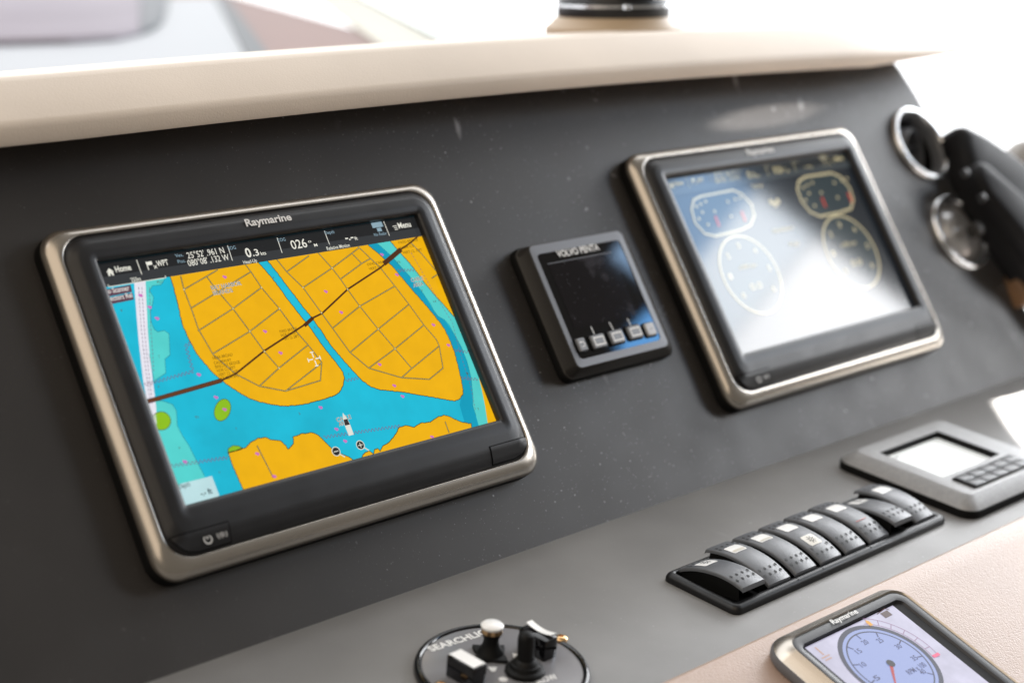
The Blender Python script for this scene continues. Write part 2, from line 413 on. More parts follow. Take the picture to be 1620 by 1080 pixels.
# leather hood over the dash (reference coordinates u, v, n)
mb = MB(); loops = []
us = [-.62+.1*i for i in range(14)] + [.72, .752]
def bow(u): return .0065*(1-((u-.31)/.47)**2) if u > -.16 else .0065*(1-1)
hp = [(.212, -.10), (.1740, -.012), (.1660, .0025), (.1612, .0085), (.1600, .0112), (.1615, .0138), (.1680, .0182), (.1705, .0192), (.1745, .0184), (.2060, .0065), (.2110, .0035), (.2140, -.0010), (.2155, -.0070)]
def hood_loop(u, sq=1, du=0):
    b = bow(u); L = []
    for v, n in hp: L.append(W(u+du, v+b, n))
    q = L[-1]
    L.append(q + Vector((0, .05, .0005))); L.append(q + Vector((0, .075, -.006))); L.append(q + Vector((0, .08, -.05)))
    return L
for u in us: loops.append([tuple(p) for p in hood_loop(u)])
# swept starboard wing: the section shrinks towards a point
tipx = W(.935, .1690, .010)
last = hood_loop(.752)
for t in (.12, .3, .6, .85, 1.0):
    L = []
    for i, p in enumerate(last):
        q = p.lerp(tipx, t)
        if t < 1: q += Vector((0, 0, 0))
        L.append(tuple(q if t < 1 else tipx + (p-last[5])*.2))
    loops.append(L)
mb.loft(loops, closed=False)
hood = mb.build('dash_hood', M['hood'], kind='structure', angle=35)

# surface behind the hood
ZT = .100
mb = MB()
mb.loft([[(-2.5, .17, ZT), (.55, .17, ZT), (.55, .17, ZT-.03)], [(-2.5, 5.5, ZT), (3.4, 5.5, ZT), (3.4, 5.5, ZT-.03)]], closed=False)
dt = mb.build('dash_top', M['pink'], kind='structure')

# ------------------------------------------------------------------ displays
OPW, OPH = .1325, .0827              # half size of the display opening
RI = (-.152, .152, -.1135, .102, .0185)      # inner edge of the silver frame
def lerp(a, b, t): return a+(b-a)*t
BZ = [(0, .0215), (.10, .0226), (.30, .0230), (.62, .0222), (.88, .0195), (1.0, .0165)]
def bez_loop(t, n):
    return rr(lerp(-OPW, RI[0], t), lerp(OPW, RI[1], t), lerp(-OPH, RI[2], t), lerp(OPH, RI[3], t), lerp(.0012, RI[4], t), n, seg=10)
def bez_n(u, v):
    t = max((abs(u)-OPW)/(RI[1]-OPW), (v-OPH)/(RI[3]-OPH), (-v-OPH)/(-RI[2]-OPH), 0); t = min(t, 1)
    for (a, na), (b_, nb) in zip(BZ, BZ[1:]):
        if t <= b_: return lerp(na, nb, (t-a)/(b_-a))
    return BZ[-1][1]
def grow(d, n, r=0): return rr(RI[0]-d, RI[1]+d, RI[2]-d*1.2, RI[3]+d*.85, RI[4]-d*.25+r, n, seg=10)
SCR_N = .0165
AX0, AX1, AY0, AY1 = -.1345, .1322, -.0845, .0820   # lit area of the panel

def make_mfd(frame, label):
    root = empty('multifunction_display', frame, label, 'display', 'wide marine displays in the dash face')
    g = MB(); g.loft([grow(.0096, 0), grow(.0096, .0066), grow(.0093, .0086), grow(.0080, .0089)]); g.build('gasket', M['gasket'], root)
    s = MB(); s.loft([grow(.0082, .0084), grow(.0092, .0086), grow(.0095, .0096), grow(.0094, .0110), grow(.0089, .0126), grow(.0080, .0142), grow(.0066, .0157), grow(.0048, .0169), grow(.0030, .0177), grow(.0015, .0181), grow(.0007, .0181), grow(.0002, .0176), grow(0, .0150)])
    s.build('silver_frame', M['silver'], root, angle=60)
    z = MB(); L = [bez_loop(1.0, .0150), bez_loop(.995, .0163)]
    fine = 14
    for k in range(fine, -1, -1):
        t = k/fine*.985
        n = None
        for (a, na), (b_, nb) in zip(BZ, BZ[1:]):
            if a <= t <= b_:
                x = (t-a)/(b_-a); n = lerp(na, nb, x*x*(3-2*x) if b_ < .5 else x); break
        L.append(bez_loop(t, n))
    L.append(bez_loop(-.015, .0205)); L.append(bez_loop(-.02, .0160))
    z.loft(L); bz = z.build('bezel', M['bezel'], root, angle=50)
    # corner keys: power key and card door, laid over the bezel with a dark joint round them
    def cover(name, sgn, u_in, v_top, parent):
        def grid(off, inset, zz):
            rows = []
            for i in range(9):
                v = lerp(RI[2]+.0012+inset, v_top-inset, i/8)
                # outer side follows the rounded corner of the silver frame
                rc = RI[4]; cy = RI[2]+rc; xo = RI[1]-.0012-inset
                if v < cy: xo = RI[1]-rc + math.sqrt(max(0, (rc-.0012-inset)**2-(cy-v)**2))
                xi = u_in+inset
                row = []
                for j in range(9):
                    x = lerp(xi, xo, j/8); row.append((sgn*x, v, bez_n(x, v)+zz))
                rows.append(row if sgn > 0 else row[::-1])
            mb = MB(); mb.loft(rows, closed=False); return mb
        grid(0, 0, .0002).build('joint', M['gap'], parent)
        return grid(0, .0007, .0005).build(name, M['bezel'], parent)
    pk = cover('power_key', -1, .1090, -.0990, root)
    cd = cover('card_door', 1, .1115, -.0990, root)
    ic = MB(); zc = bez_n(.1265, -.106)+.0010
    c = (-.1262, -.1066); ic.ring(c, .0026, .0009, zc, 22, 118, 422); ic.strip([(c[0], c[1]+.0004), (c[0], c[1]+.0040)], .0009, zc+.00002)
    c = (-.1158, -.1058)
    for k in range(8):
        a = R(45*k); ic.strip([(c[0]+.0007*math.cos(a), c[1]+.0007*math.sin(a)), (c[0]+.0023*math.cos(a), c[1]+.0023*math.sin(a))], .00045, zc)
    ic.ring(c, .0034, .0005, zc, 8, -40, 40); ic.ring(c, .0034, .0005, zc, 8, 140, 220)
    ic.build('key_symbols', mat('key_print', (.55, .55, .54), .5), pk, smooth=False)
    lg = MB(); text(lg, 'Raymarine', (-.0168, .0905), (.0212, .0905), .0052, bez_n(0, .094)+.0009, .03)
    lg.build('logo', M['print'], root, smooth=False)
    bd = MB(); bd.poly([(-.138, -.088), (.138, -.088), (.138, .088), (-.138, .088)], SCR_N-.0004)
    bd.build('screen_border', M['glassblack'], root, smooth=False)
    return root
FL = F1.at(0, 0); FRT = F1.at(.5415, 0)
mfd1 = make_mfd(FL, 'wide marine display showing a yellow and blue harbour chart, silver frame')
mfd2 = make_mfd(FRT, 'wide marine display showing engine dials under white window glare, silver frame')

def disp(name, c, k=1.0, noise=.05):
    return mat(name, (.004, .004, .005), .07, spec=.5, emit=k, ecol=c, noise=noise*.8, nscale=34 if noise > .055 else 90)
def q(x, y): return FL.hit(x, y, SCR_N)
def P(pts): return [q(*p) for p in pts]
STEP = .00005
class Screen:
    def __init__(s, root, base): 
        mb = MB(); mb.poly([(AX0, AY0), (AX1, AY0), (AX1, AY1), (AX0, AY1)], SCR_N); s.o = mb.build('screen', base, root, smooth=False)
    def layer(s, name, material, z, polys=(), lines=(), top=AY1):
        mu = Multi()
        for p in polys:
            c = clip(p, AX0, AX1, AY0, top)
            if c: mu.poly(c, SCR_N+z*STEP)
        for l, w in lines:
            mb = mu.new()
            for sg in clipline(l, AX0, AX1, AY0, top): mb.strip(sg, w, SCR_N+z*STEP)
        return mu
# ---- chart page
WATER = srgb(20, 178, 214)
scr = Screen(mfd1, disp('chart_water', srgb(24, 184, 212), 1.0, .12))
BARV = q(171.5, 453)[1]; BARV = (BARV + q(667, 374)[1])/2
land_pts = [
 [(262,430),(270,438.9),(280.4,477.8),(288.2,514),(298.5,535.6),(308.9,556.3),(321.9,573.2),(334.8,587.4),(350.4,601.7),(368.5,614.6),(386.7,626.3),(404.8,634.1),(428.2,639.8),(448.9,642.4),(465,641.3),(480,639.8),(496.3,635.4),(511.9,631.5),(527.4,626.3),(536.5,621.1),(542.4,610.7),(544.5,597.8),(542.4,588.7),(535.2,578.3),(523,563),(511.9,549),(500,532),(486.7,513.3),(471.7,495),(455,473.3),(438.3,450.8),(423.3,431.7),(408.3,415.3),(396,400)],
 [(412,398),(424.2,414.2),(438.3,431.7),(450.8,448.3),(465,466.7),(480,486.7),(493,502.5),(510,526),(521,543.5),(536,561.5),(548.2,575.7),(561.1,590),(574.1,603),(587,612),(601.3,616.5),(620.7,618.5),(641.5,620.6),(664.8,625),(688.2,628.9),(708.9,632.8),(719.3,634.1),(727,631),(731.7,623.7),(732.2,615.9),(729.6,600.4),(724.5,579.6),(719.3,558.9),(713,541),(703,520.7),(697,511.9),(683.7,494.8),(670.4,479.3),(657,464.4),(643.7,448.9),(631.9,434.8),(620,420.7),(608.1,410.4),(596.3,399.3),(583.7,388.9),(570,375)],
 [(606,370),(618.5,383),(628.9,395.6),(640.7,408.1),(652.6,422.2),(663,435.6),(673.3,449.6),(683.7,462.2),(697,477),(708.9,490.4),(717.8,500.7),(721.5,505.9),(760,540),(740,450),(690,350)],
 [(728,525),(742.6,556.3),(755.6,590),(762,615.9),(767.2,641.9),(771.1,667.8),(775,690),(810,690),(780,600),(750,540)],
 [(360.8,715.8),(378.9,710.6),(389.3,707.2),(397,698.9),(407.4,693.2),(420.4,691.6),(430.8,695.8),(443.7,696.8),(451.5,704.1),(455.4,710.6),(464.5,701.5),(463.2,691.1),(475.6,686),(493.7,683.9),(504,688.5),(514.4,698.9),(524.8,709.3),(537.8,717),(550.7,722.2),(557.2,725.6),(575,745),(400,800),(384,772.8),(375,753.3),(368.5,737.8)],
 [(568,740),(572.8,720.9),(576.7,715.7),(584.4,712.4),(590.4,718),(592.2,710.6),(597.4,709.3),(601.3,713.2),(605.2,705.4),(615.6,698.9),(625.9,685.9),(631.1,675.6),(641.5,672.4),(654.5,675.6),(664.8,669),(680.4,667.3),(693.3,658.7),(702.4,656.6),(711.5,658.7),(719.3,663),(732.2,667.8),(745.2,669.9),(746,676),(748,690),(640,740)]]
land = [P(l) for l in land_pts]
shal_pts = [
 [(226,440),(229.8,446.7),(236,560),(244,605.6),(246.7,600.4),(262.2,590),(260.9,568),(268.7,561.5),(267.4,527.8),(259.6,522.6),(249.3,525),(244,521),(238.9,508.9),(237.6,493.3),(241.5,480.4),(242.8,470),(236.3,459.6),(241.5,451.9),(254.5,450.6),(262,439),(262,430)],
 [(240,634),(257,634),(272.6,639.3),(279,649.6),(280.4,673),(288.2,688.5),(298.5,704),(311.5,730),(323.2,752),(335,785),(290,805),(255,700)],
 [(586,375),(598.5,386.7),(612.6,399.3),(623,409.6),(634.8,423),(646.7,435.6),(658.5,449.6),(670.4,465.9),(680.7,480.7),(685.9,491.1),(692.6,500),(703,505.9),(710.4,514),(716.3,525.2),(729.6,548.5),(738.7,571.9),(745.2,597.8),(747.8,623.7),(747.8,641.9),(753,657.4),(757,672),(762,690),(790,690),(760,560),(721.5,505.9),(697,477),(663,435.6),(628.9,395.6),(606,370)]]
deep_pts = [[(570,375),(583.7,388.9),(596.3,399.3),(608.1,410.4),(620,420.7),(631.9,434.8),(643.7,448.9),(657,464.4),(670.4,479.3),(683.7,494.8),(697,511.9),(703,520.7),(713,541),(719.3,558.9),(724.5,579.6),(729.6,600.4),(732.2,615.9),(727,640),(735,668),(765,690),(757,672),(747.8,641.9),(745.2,597.8),(738.7,571.9),(729.6,548.5),(716.3,525.2),(703,505.9),(685.9,491.1),(670.4,465.9),(646.7,435.6),(623,409.6),(598.5,386.7),(586,375)],
  ]
k = scr.layer('x', None, 1, [P(p) for p in deep_pts], top=BARV); k.build('chart_deep_water', disp('chart_deep_water', srgb(0, 158, 190), 1, .08), scr.o, smooth=False)
k = scr.layer('x', None, 2, [P(p) for p in shal_pts], top=BARV); k.build('chart_shallows', disp('chart_shallows', srgb(84, 208, 204), 1, .10), scr.o, smooth=False)
k = scr.layer('x', None, 3, land, top=BARV); k.build('chart_land', disp('chart_land', srgb(238, 178, 6), 1, .05), scr.o, smooth=False)
def ell(c, a, b_, rot, n=22): return [(c[0]+a*math.cos(t)*math.cos(rot)-b_*math.sin(t)*math.sin(rot), c[1]+a*math.cos(t)*math.sin(rot)+b_*math.sin(t)*math.cos(rot)) for t in [2*math.pi*i/n for i in range(n)]]
green = [P(ell((351.7, 648.3), 12.5, 18, .35)), P(ell((255, 665.5), 15, 14.5, .3)), P([(360, 716.5), (361, 709), (368, 704.5), (377, 705), (384.5, 709), (379, 711.5)])]
k = scr.layer('x', None, 4, green); k.build('chart_marsh', disp('chart_marsh', srgb(140, 190, 28)), scr.o, smooth=False)
strip_p = P([(211.5, 440), (229.8, 440), (233.5, 520), (236.5, 560), (244, 620), (247, 645), (247.5, 672), (238, 665), (226, 600), (219.5, 540), (216, 500)])
k = scr.layer('x', None, 4, [strip_p], top=BARV); k.build('chart_seabed_strip', disp('chart_strip', srgb(232, 230, 240)), scr.o, smooth=False)
# coast lines, roads, bridges, cables
def jit(l, a=.00022):
    out = []
    for (x0, y0), (x1, y1) in zip(l, l[1:]):
        n = max(1, int(math.hypot(x1-x0, y1-y0)/.0011))
        out += [(lerp(x0, x1, i/n)+random.uniform(-a, a), lerp(y0, y1, i/n)+random.uniform(-a, a)) for i in range(n)]
    return out+[l[-1]]
coast = [(jit(l[:n_] if n_ else l+[l[0]]), .00055) for l, n_ in zip(land, (0, 0, 11, 5, 0, 0)) if n_ != 5] + [(g+[g[0]], .0004) for g in green]
k = scr.layer('x', None, 5, lines=coast, top=BARV); k.build('chart_coastline', disp('chart_coastline', srgb(60, 58, 20)), scr.o, smooth=False)
k = scr.layer('x', None, 4.6, lines=[(P(p), .0003) for p in (shal_pts[0][2:-1], shal_pts[1][:-3], shal_pts[2][1:20])], top=BARV); k.build('chart_depth_contour', disp('chart_contour', srgb(30, 110, 120)), scr.o, smooth=False)
roads = [
 [(285.6,437),(290.8,458.3),(302.4,488.2),(314,521.5),(337.4,561.5),(372.4,591.3),(410,610.7),(451.5,618.5),(506.7,601.7),(508.7,573.2),(487.2,545.5),(466.5,522),(441.7,488.3),(413.3,455),(396.7,430),(386,416)],
 [(290.8,458),(327,437),(344,427)], [(326.7,437.5),(340,455.8),(368.3,488.3),(395,524.2),(418,556),(441,582.2)],
 [(303.3,486.7),(396.7,430)], [(313.3,523.3),(368.3,488.3),(413.3,455)], [(335.8,560),(395,524.2),(441.7,488.3)], [(410,610.7),(441,582.2),(487.2,545.5)], [(451.5,618.5),(508.7,574)],
 [(438,411),(453.3,430),(479.2,455),(508.3,495),(525.8,519.2),(553.3,557.2),(583.2,582.2),(635,597.3),(679,599.9),(700.6,582.2),(694.6,547.2),(690,537),(670.4,514.1),(646.7,481.5),(624.4,452.6),(601.5,423.7),(585.9,408.9),(568.1,391.9),(562,386)],
 [(503,400),(525,424.2),(539,442.5),(549.6,457.8),(568.9,484.4),(598,520.6),(624.6,551.6),(651.3,582.7)],
 [(453.3,430),(488.3,405)], [(479.2,455),(525,424.2),(568.1,391.9)], [(538.3,441.7),(571.9,417),(585.9,408.9)], [(556.3,400.7),(571.9,417)], [(525.8,519.2),(568.9,484.4),(624.4,452.6)], [(553.3,557.6),(598,520.6),(646.7,481.5)], [(583.2,582.2),(624.6,551.6),(670.4,514.1)], [(635,597.3),(651.3,582.7),(694.6,547.2)],
 [(649.6,383.7),(668,403),(688.9,428)], [(683,440),(692,434)], [(406.5,705),(432,755)], [(704,667),(710,684)]]
k = scr.layer('x', None, 5.5, lines=[(P(r), .00095) for r in roads], top=BARV); k.build('chart_road', disp('chart_road_casing', srgb(70, 62, 30)), scr.o, smooth=False)
k = scr.layer('x', None, 6.5, lines=[(P(r), .00033) for r in roads], top=BARV); k.build('chart_road_centre', disp('chart_road_core', srgb(196, 180, 120)), scr.o, smooth=False)
nodes = [(290.8,458.3),(340,455.8),(368.3,488.3),(395,524.2),(413.3,455),(441.7,488.3),(418,556),(525,424.2),(549.6,457.8),(568.9,484.4),(598,520.6),(624.6,551.6),(479.2,455),(508.3,495),(441,582.2)]
mb = Multi()
for n_ in nodes: mb.disc(q(*n_), .0006, SCR_N+7.5*STEP, 8)
mb.build('chart_road_node', disp('chart_node', srgb(215, 205, 160)), scr.o, smooth=False)
cause = [([(349,602),(372.4,591.3),(417.8,555),(483.3,512.5),(493.3,503.5),(509.2,495.8),(549.6,457.8),(601.5,423.7),(612,415)], .0013), ([(630,397.5),(649.6,383.7),(662,373)], .0012), ([(235,634.5),(349,602)], .0030), ([(482,514.5),(494,503.5)], .0026), ([(608,416.5),(633,395.5)], .0036)]
k = scr.layer('x', None, 7, lines=[(P(l), w) for l, w in cause], top=BARV); k.build('chart_causeway', disp('chart_causeway', srgb(78, 44, 18)), scr.o, smooth=False)
k = scr.layer('x', None, 8, lines=[(P([(235,634.5),(349,602)]), .0012)]); k.build('chart_bridge_deck', disp('chart_deck', srgb(108, 60, 32)), scr.o, smooth=False)
def wavy(a, b_, amp=.0009, lam=.0028):
    a, b_ = Vector(q(*a)), Vector(q(*b_)); d = b_-a; L_ = d.length; d.normalize(); nn = Vector((-d.y, d.x)); n = int(L_/lam*6)
    return [tuple(a+d*L_*i/n+nn*amp*(1 if (i % 6) in (0, 1, 2) else -1)*(0.5 if i % 3 == 0 else 1)) for i in range(n+1)]
cab = [((228,609),(305,587.5)), ((305,587.5),(293.5,547)), ((293.5,547),(302,542)), ((271,737),(360,723.5)), ((512,691.5),(633,673.5)), ((545.6,602.4),(566.3,597.8)), ((718,554),(743,557.5)), ((729.6,598),(755,600)), ((629,428),(655,427.5))]
k = scr.layer('x', None, 7.5, lines=[(wavy(a, b_), .00035) for a, b_ in cab]); k.build('chart_cable_line', disp('chart_cable', srgb(120, 60, 110)), scr.o, smooth=False)
mu = Multi()
for l in ([(650,400),(690,470),(715,510),(728,560),(744,610),(752,650)], [(236,455),(238.5,520),(243,590)], [(219,455),(223,520),(231,590),(238,640)], [(224,455),(228,520),(235,590),(241,640)]):
    pl = P(l); mb = mu.new()
    for a, b_ in zip(pl, pl[1:]):
        n = max(1, int(math.dist(a, b_)/.0026))
        for i in range(n):
            for sg in clipline([(lerp(a[0], b_[0], i/n), lerp(a[1], b_[1], i/n)), (lerp(a[0], b_[0], (i+.55)/n), lerp(a[1], b_[1], (i+.55)/n))], AX0, AX1, AY0, BARV): mb.strip(sg, .0004, SCR_N+7.7*STEP)
mu.build('chart_dashed_line', disp('chart_dash', srgb(110, 90, 120)), scr.o)
marks = [(355,438.3),(515,461.3),(539.2,494.2),(418.7,524.2),(443.3,558.3),(600,576.5),(623.3,610),(636.3,626.8),(506.7,644.5),(531.8,678.7),(545.6,697.6),(708.9,546),(314,592.6),(341.3,628.4),(354.8,647.6),(292,730),(406.6,717.6),(433.4,753.3),(603.7,403),(627.4,434.8),(685.2,514),(236.3,486),(248,503.7),(222,467.4),(683,691)]
mu = Multi()
for m_ in marks:
    c = q(*m_); mb = mu.new()
    for dx, dy, s_ in ((-.0006, .0004, .0009), (.0006, -.0002, .0010), (0, -.0008, .0006)): mb.disc((c[0]+dx, c[1]+dy), s_, SCR_N+(9+dx*300)*STEP, 7)
mu.build('chart_mark', disp('chart_mark', srgb(205, 112, 190)), scr.o, smooth=False)
# chart lettering
def T(mb, s, a, b_, cap, z, bold=.0):
    a, b_ = q(*a), q(*b_); v = (a[1]+b_[1])/2; text(mb, s, (a[0], v), (b_[0], v), cap, SCR_N+z*STEP, bold)
tx = Multi()
for s_, a, b_, cp in (('NEAR BROAD',(337,569),(368,563),.0021),('CAUSEWAY',(339,577),(366,571),.0021),('BASCULE BRIDGE',(341,582.5),(380,575),.0021),('HOR CL 80FT',(344,589),(373,583),.0021),('VERT CL 16FT',(346,596),(377,589),.0021),('(AT CENTER)',(348,602),(377,596),.0021),
    ('FIXED BRIDGE',(443,527),(470,521.5),.002),('HOR CL 32FT',(445,533),(471,527.5),.002),('VERT CL 28FT',(448,539),(473,533),.002),('OVHD CABLE',(581,421),(608,416),.002),('VERT CL',(584,428),(604,424),.002),('FIXED BRIDGE',(631,387),(661,380.5),.002),('HOR CL',(634,395),(655,390),.002),('VERT CL 32FT',(638,403),(668,396),.002),('PLC',(249,449),(258,447),.0018),
    ('1',(191.5,493),(193,492.6),.0015),('7',(251,566),(253,565.6),.0016),('9',(250,614),(252,613.6),.0016),('6',(283,710),(285,709.6),.0016),('9c',(309,662),(315,660.6),.0016),('7',(373,680),(375,679.6),.0016),('4',(346,749),(348,748.6),.0016),('6',(432,441),(434,440.6),.0016),('5',(497,520),(499,519.6),.0016),('5',(473,656),(475,655.6),.0016),('7',(551,594),(553,593.6),.0016),('14',(686,479),(690,478),.0018),('10',(629,417),(633,416),.0018),('7',(667,462),(669,461.6),.0016),('8',(738,593),(741,592.3),.0018),('7',(756,649),(758,648.6),.0018)):
    T(tx, s_, a, b_, cp, 8.5)
tx.build('chart_note', disp('chart_note', srgb(86, 66, 16)), scr.o, smooth=False)
names = (('BAY HARBOR',(334.5,459.5),(382,450),.0028),('ISLANDS',(337.5,467.5),(368.5,461.5),.0028),('CABLE',(650.5,446.5),(670,442.5),.0029),('AREA',(654,454.5),(670,451),.0029),('CABLE',(532.5,667),(556,662),.0028),('AREA',(536,674),(553,670),.0028))
tx = Multi()
for s_, a, b_, cp in names: T(tx, s_, a, b_, cp, 9, .045)
tx.build('chart_name_outline', disp('chart_name_halo', srgb(205, 205, 200)), scr.o, smooth=False)
tx = Multi()
for s_, a, b_, cp in names: T(tx, s_, a, b_, cp, 10, -.012)
tx.build('chart_name', disp('chart_name', srgb(90, 84, 60)), scr.o, smooth=False)
# own vessel, cursor and zoom symbols
mb = MB(); bc = q(549, 672)
hull = [(-.0021, -.0075), (.0021, -.0075), (.0022, .001), (.0016, .005), (0, .0088), (-.0016, .005), (-.0022, .001)]
mb.poly([(bc[0]+x, bc[1]+y) for x, y in hull], SCR_N+10.6*STEP); vs_ = mb.build('vessel_symbol', disp('vessel_white', srgb(225, 225, 215)), scr.o, smooth=False)
mb = MB(); mb.poly([(bc[0]+x, bc[1]+y) for x, y in ((-.0020, -.0002), (.0020, -.0002), (.0016, .0040), (-.0016, .0040))], SCR_N+11.6*STEP); mb.build('vessel_cabin', disp('vessel_dark', srgb(50, 45, 45)), scr.o, smooth=False)
mb = MB(); c = q(496.6, 568)
for dx, dy in ((1, 0), (-1, 0), (0, 1), (0, -1)):
    mb.strip([(c[0]+dx*.0012, c[1]+dy*.0012), (c[0]+dx*.0052, c[1]+dy*.0052)], .0008, SCR_N+10.6*STEP)
    mb.strip([(c[0]+dx*.0050-dy*.0013, c[1]+dy*.0050-dx*.0013), (c[0]+dx*.0050+dy*.0013, c[1]+dy*.0050+dx*.0013)], .0007, SCR_N+10.8*STEP)
mb.build('cursor', disp('cursor_white', srgb(238, 236, 226)), scr.o, smooth=False)
for c, plus in ((q(531, 714), 0), (q(569.5, 704), 1)):
    mb = MB(); mb.disc(c, .0032, SCR_N+10.2*STEP, 20); mb.build('zoom_symbol_back', disp('zoom_dark', srgb(40, 40, 42)), scr.o, smooth=False)
    mb = MB(); mb.ring(c, .0031, .0006, SCR_N+11*STEP, 24); mb.strip([(c[0]+.0023, c[1]-.0023), (c[0]+.0050, c[1]-.0050)], .0009, SCR_N+11.2*STEP)
    mb.strip([(c[0]-.0017, c[1]), (c[0]+.0017, c[1])], .0006, SCR_N+11.2*STEP)
    if plus: mb.strip([(c[0], c[1]-.0017), (c[0], c[1]+.0017)], .0006, SCR_N+11.3*STEP)
    mb.build('zoom_symbol', disp('zoom_white', srgb(220, 220, 205)), scr.o, smooth=False)
# data boxes
k = scr.layer('x', None, 9, [P([(283, 765.5), (334.8, 752.6), (346.5, 783.2), (330, 815), (285, 815)])]); k.build('depth_box', disp('depth_box', srgb(188, 222, 226)), scr.o, smooth=False)
k = scr.layer('x', None, 9, [P([(160, 459.5), (206, 450.8), (208.8, 462), (160, 472)]), P([(160, 473.5), (209.3, 463.3), (211.5, 474.2), (160, 484.5)])]); k.build('status_box', disp('status_box', srgb(92, 62, 78)), scr.o, smooth=False)
tx = Multi(); T(tx, 'Depth', (283.5, 773.5), (301, 768.6), .0032, 10); T(tx, '-.- ft', (318, 784.5), (336, 780), .0036, 10, .02)
tx.build('depth_box_text', disp('depth_text', srgb(52, 66, 72)), scr.o, smooth=False)
tx = Multi(); T(tx, 'No Scanner', (165.5, 466), (205, 458.8), .0034, 10, .012); T(tx, 'Vectors Rel', (170, 477.3), (209.6, 470.3), .0034, 10, .012)
tx.build('status_text', disp('status_text', srgb(232, 226, 222)), scr.o, smooth=False)

def top_bar(scr, cbar, cfg, cblue, tag_):
    mb = MB(); mb.poly([(AX0, BARV), (AX1, BARV), (AX1, AY1), (AX0, AY1)], SCR_N+4*STEP); mb.build('status_bar', disp('bar_'+tag_, cbar, 1, .03), scr.o, smooth=False)
    mb = MB(); mb.poly([(AX0, BARV), (AX1, BARV), (AX1, BARV+.0068), (AX0, BARV+.0068)], SCR_N+5*STEP); mb.build('status_bar_band', disp('band_'+tag_, tuple(c_*2.6 for c_ in cbar), 1, .03), scr.o, smooth=False)
    mb = Multi(); zz = SCR_N+9*STEP
    for a, b_ in (((215.6,411.7),(223.9,434)), ((359.5,388.9),(367.2,412.2)), ((438,376.7),(445.8,400)), ((512.6,365.8),(521,387)), ((606.5,350.7),(615.6,372.8))): mb.strip([q(*a), q(*b_)], .0005, zz)
    c = q(174, 431)
    mb.poly([(c[0]-.0026, c[1]+.0002), (c[0]+.0026, c[1]+.0002), (c[0], c[1]+.0028)], zz)
    mb.poly([(c[0]-.0019, c[1]-.0024), (c[0]-.0006, c[1]-.0024), (c[0]-.0006, c[1]-.0010), (c[0]+.0006, c[1]-.0010), (c[0]+.0006, c[1]-.0024), (c[0]+.0019, c[1]-.0024), (c[0]+.0019, c[1]+.0001), (c[0]-.0019, c[1]+.0001)], zz)
    c = q(240.5, 421)
    mb.strip([(c[0]-.0034, c[1]-.0022), (c[0]-.0034, c[1]+.0034)], .0006, zz); mb.poly([(c[0]-.003, c[1]+.0008), (c[0]+.0006, c[1]+.0010), (c[0]+.0006, c[1]+.0034), (c[0]-.003, c[1]+.0032)], zz)
    mb.strip([(c[0]+.0010, c[1]-.0020), (c[0]+.0030, c[1])], .0005, zz); mb.strip([(c[0]+.0010, c[1]), (c[0]+.0030, c[1]-.0020)], .0005, zz+2e-6)
    c = q(625.5, 361)
    for i in range(3): mb.strip([(c[0]-.0020+.0008*(i > 0), c[1]+.0016-.0014*i), (c[0]+.0016, c[1]+.0016-.0014*i)], .0005, zz)
    for s_, a, b_, cp, bo in (('Home',(183.4,431),(208,427),.0040,.02), ('WPT',(249,422.4),(266.8,418.6),.0040,.015), ("25°52' .961 N",(297.2,409.2),(355.6,400.8),.0044,.004), ("080°08' .132 W",(298.5,421.5),(363.3,411.2),.0044,.004),
        ('0',(390.6,407.6),(398.8,406),.0066,.02), ('.3',(400.5,405.6),(410.4,403.9),.0048,.01), ('kts',(413,404.2),(421.2,402.6),.0026,.01), ('026',(462.6,395),(486.6,390.6),.0066,.006), ('o',(487.4,384.5),(492.4,383.5),.0022,.0), ('M',(497.4,390.6),(502.2,389.6),.0022,.01),
        ('-.-',(546.9,381),(559.8,379),.0048,.02), ('ft',(561.6,380.3),(566,379.3),.0026,.01), ('Menu',(631,362),(650.3,358.5),.0044,.02)): T(mb, s_, a, b_, cp, 9.2, bo)
    mb.build('status_bar_text', disp('bartext_'+tag_, cfg), scr.o, smooth=False)
    mb = Multi()
    for s_, a, b_ in (('Ves.',(277.8,408),(290,405)), ('Pos.',(281.7,417),(294,414.8)), ('SOG',(361.3,396.3),(373.2,393.5)), ('COG',(439.3,383.4),(451.6,380.6)), ('Depth',(514.4,371.7),(528.9,368.9)), ('No Radar',(592.2,374.2),(611.9,371))): T(mb, s_, a, b_, .0024, 9.2, .0)
    c = q(597, 357.5); mb.poly([(c[0]-.0050, c[1]-.0012), (c[0]+.0048, c[1]-.0012), (c[0]+.0048, c[1]+.0028), (c[0]-.0050, c[1]+.0028)], SCR_N+8.6*STEP); mb.poly([(c[0]-.0018, c[1]-.0045), (c[0]+.0022, c[1]-.0045), (c[0]+.0022, c[1]-.0017), (c[0]-.0018, c[1]-.0017)], SCR_N+8.6*STEP)
    mb.build('status_bar_caption', disp('barcap_'+tag_, cblue), scr.o, smooth=False)
top_bar(scr, srgb(30, 32, 34), srgb(236, 234, 222), srgb(140, 168, 182), 'chart')
mb = Multi(); T(mb, 'Head-Up', (385.4,418), (406.8,414.6), .0025, 9.4, .01); T(mb, 'Relative Motion', (517.6,396.6), (553.4,390.2), .0027, 9.4, .01); T(mb, '250m', (207.8,447), (223,443.8), .0029, 11, .01)
a, b_ = q(171.5, 453.4), q(261.7, 438.9); v = (a[1]+b_[1])/2-.0003
mb.strip([(a[0], v+.0014), (a[0], v)], .0005, SCR_N+11*STEP); mb.strip([(a[0], v), (b_[0], v)], .0005, SCR_N+11.1*STEP); mb.strip([(b_[0], v), (b_[0], v+.0014)], .0005, SCR_N+11*STEP)
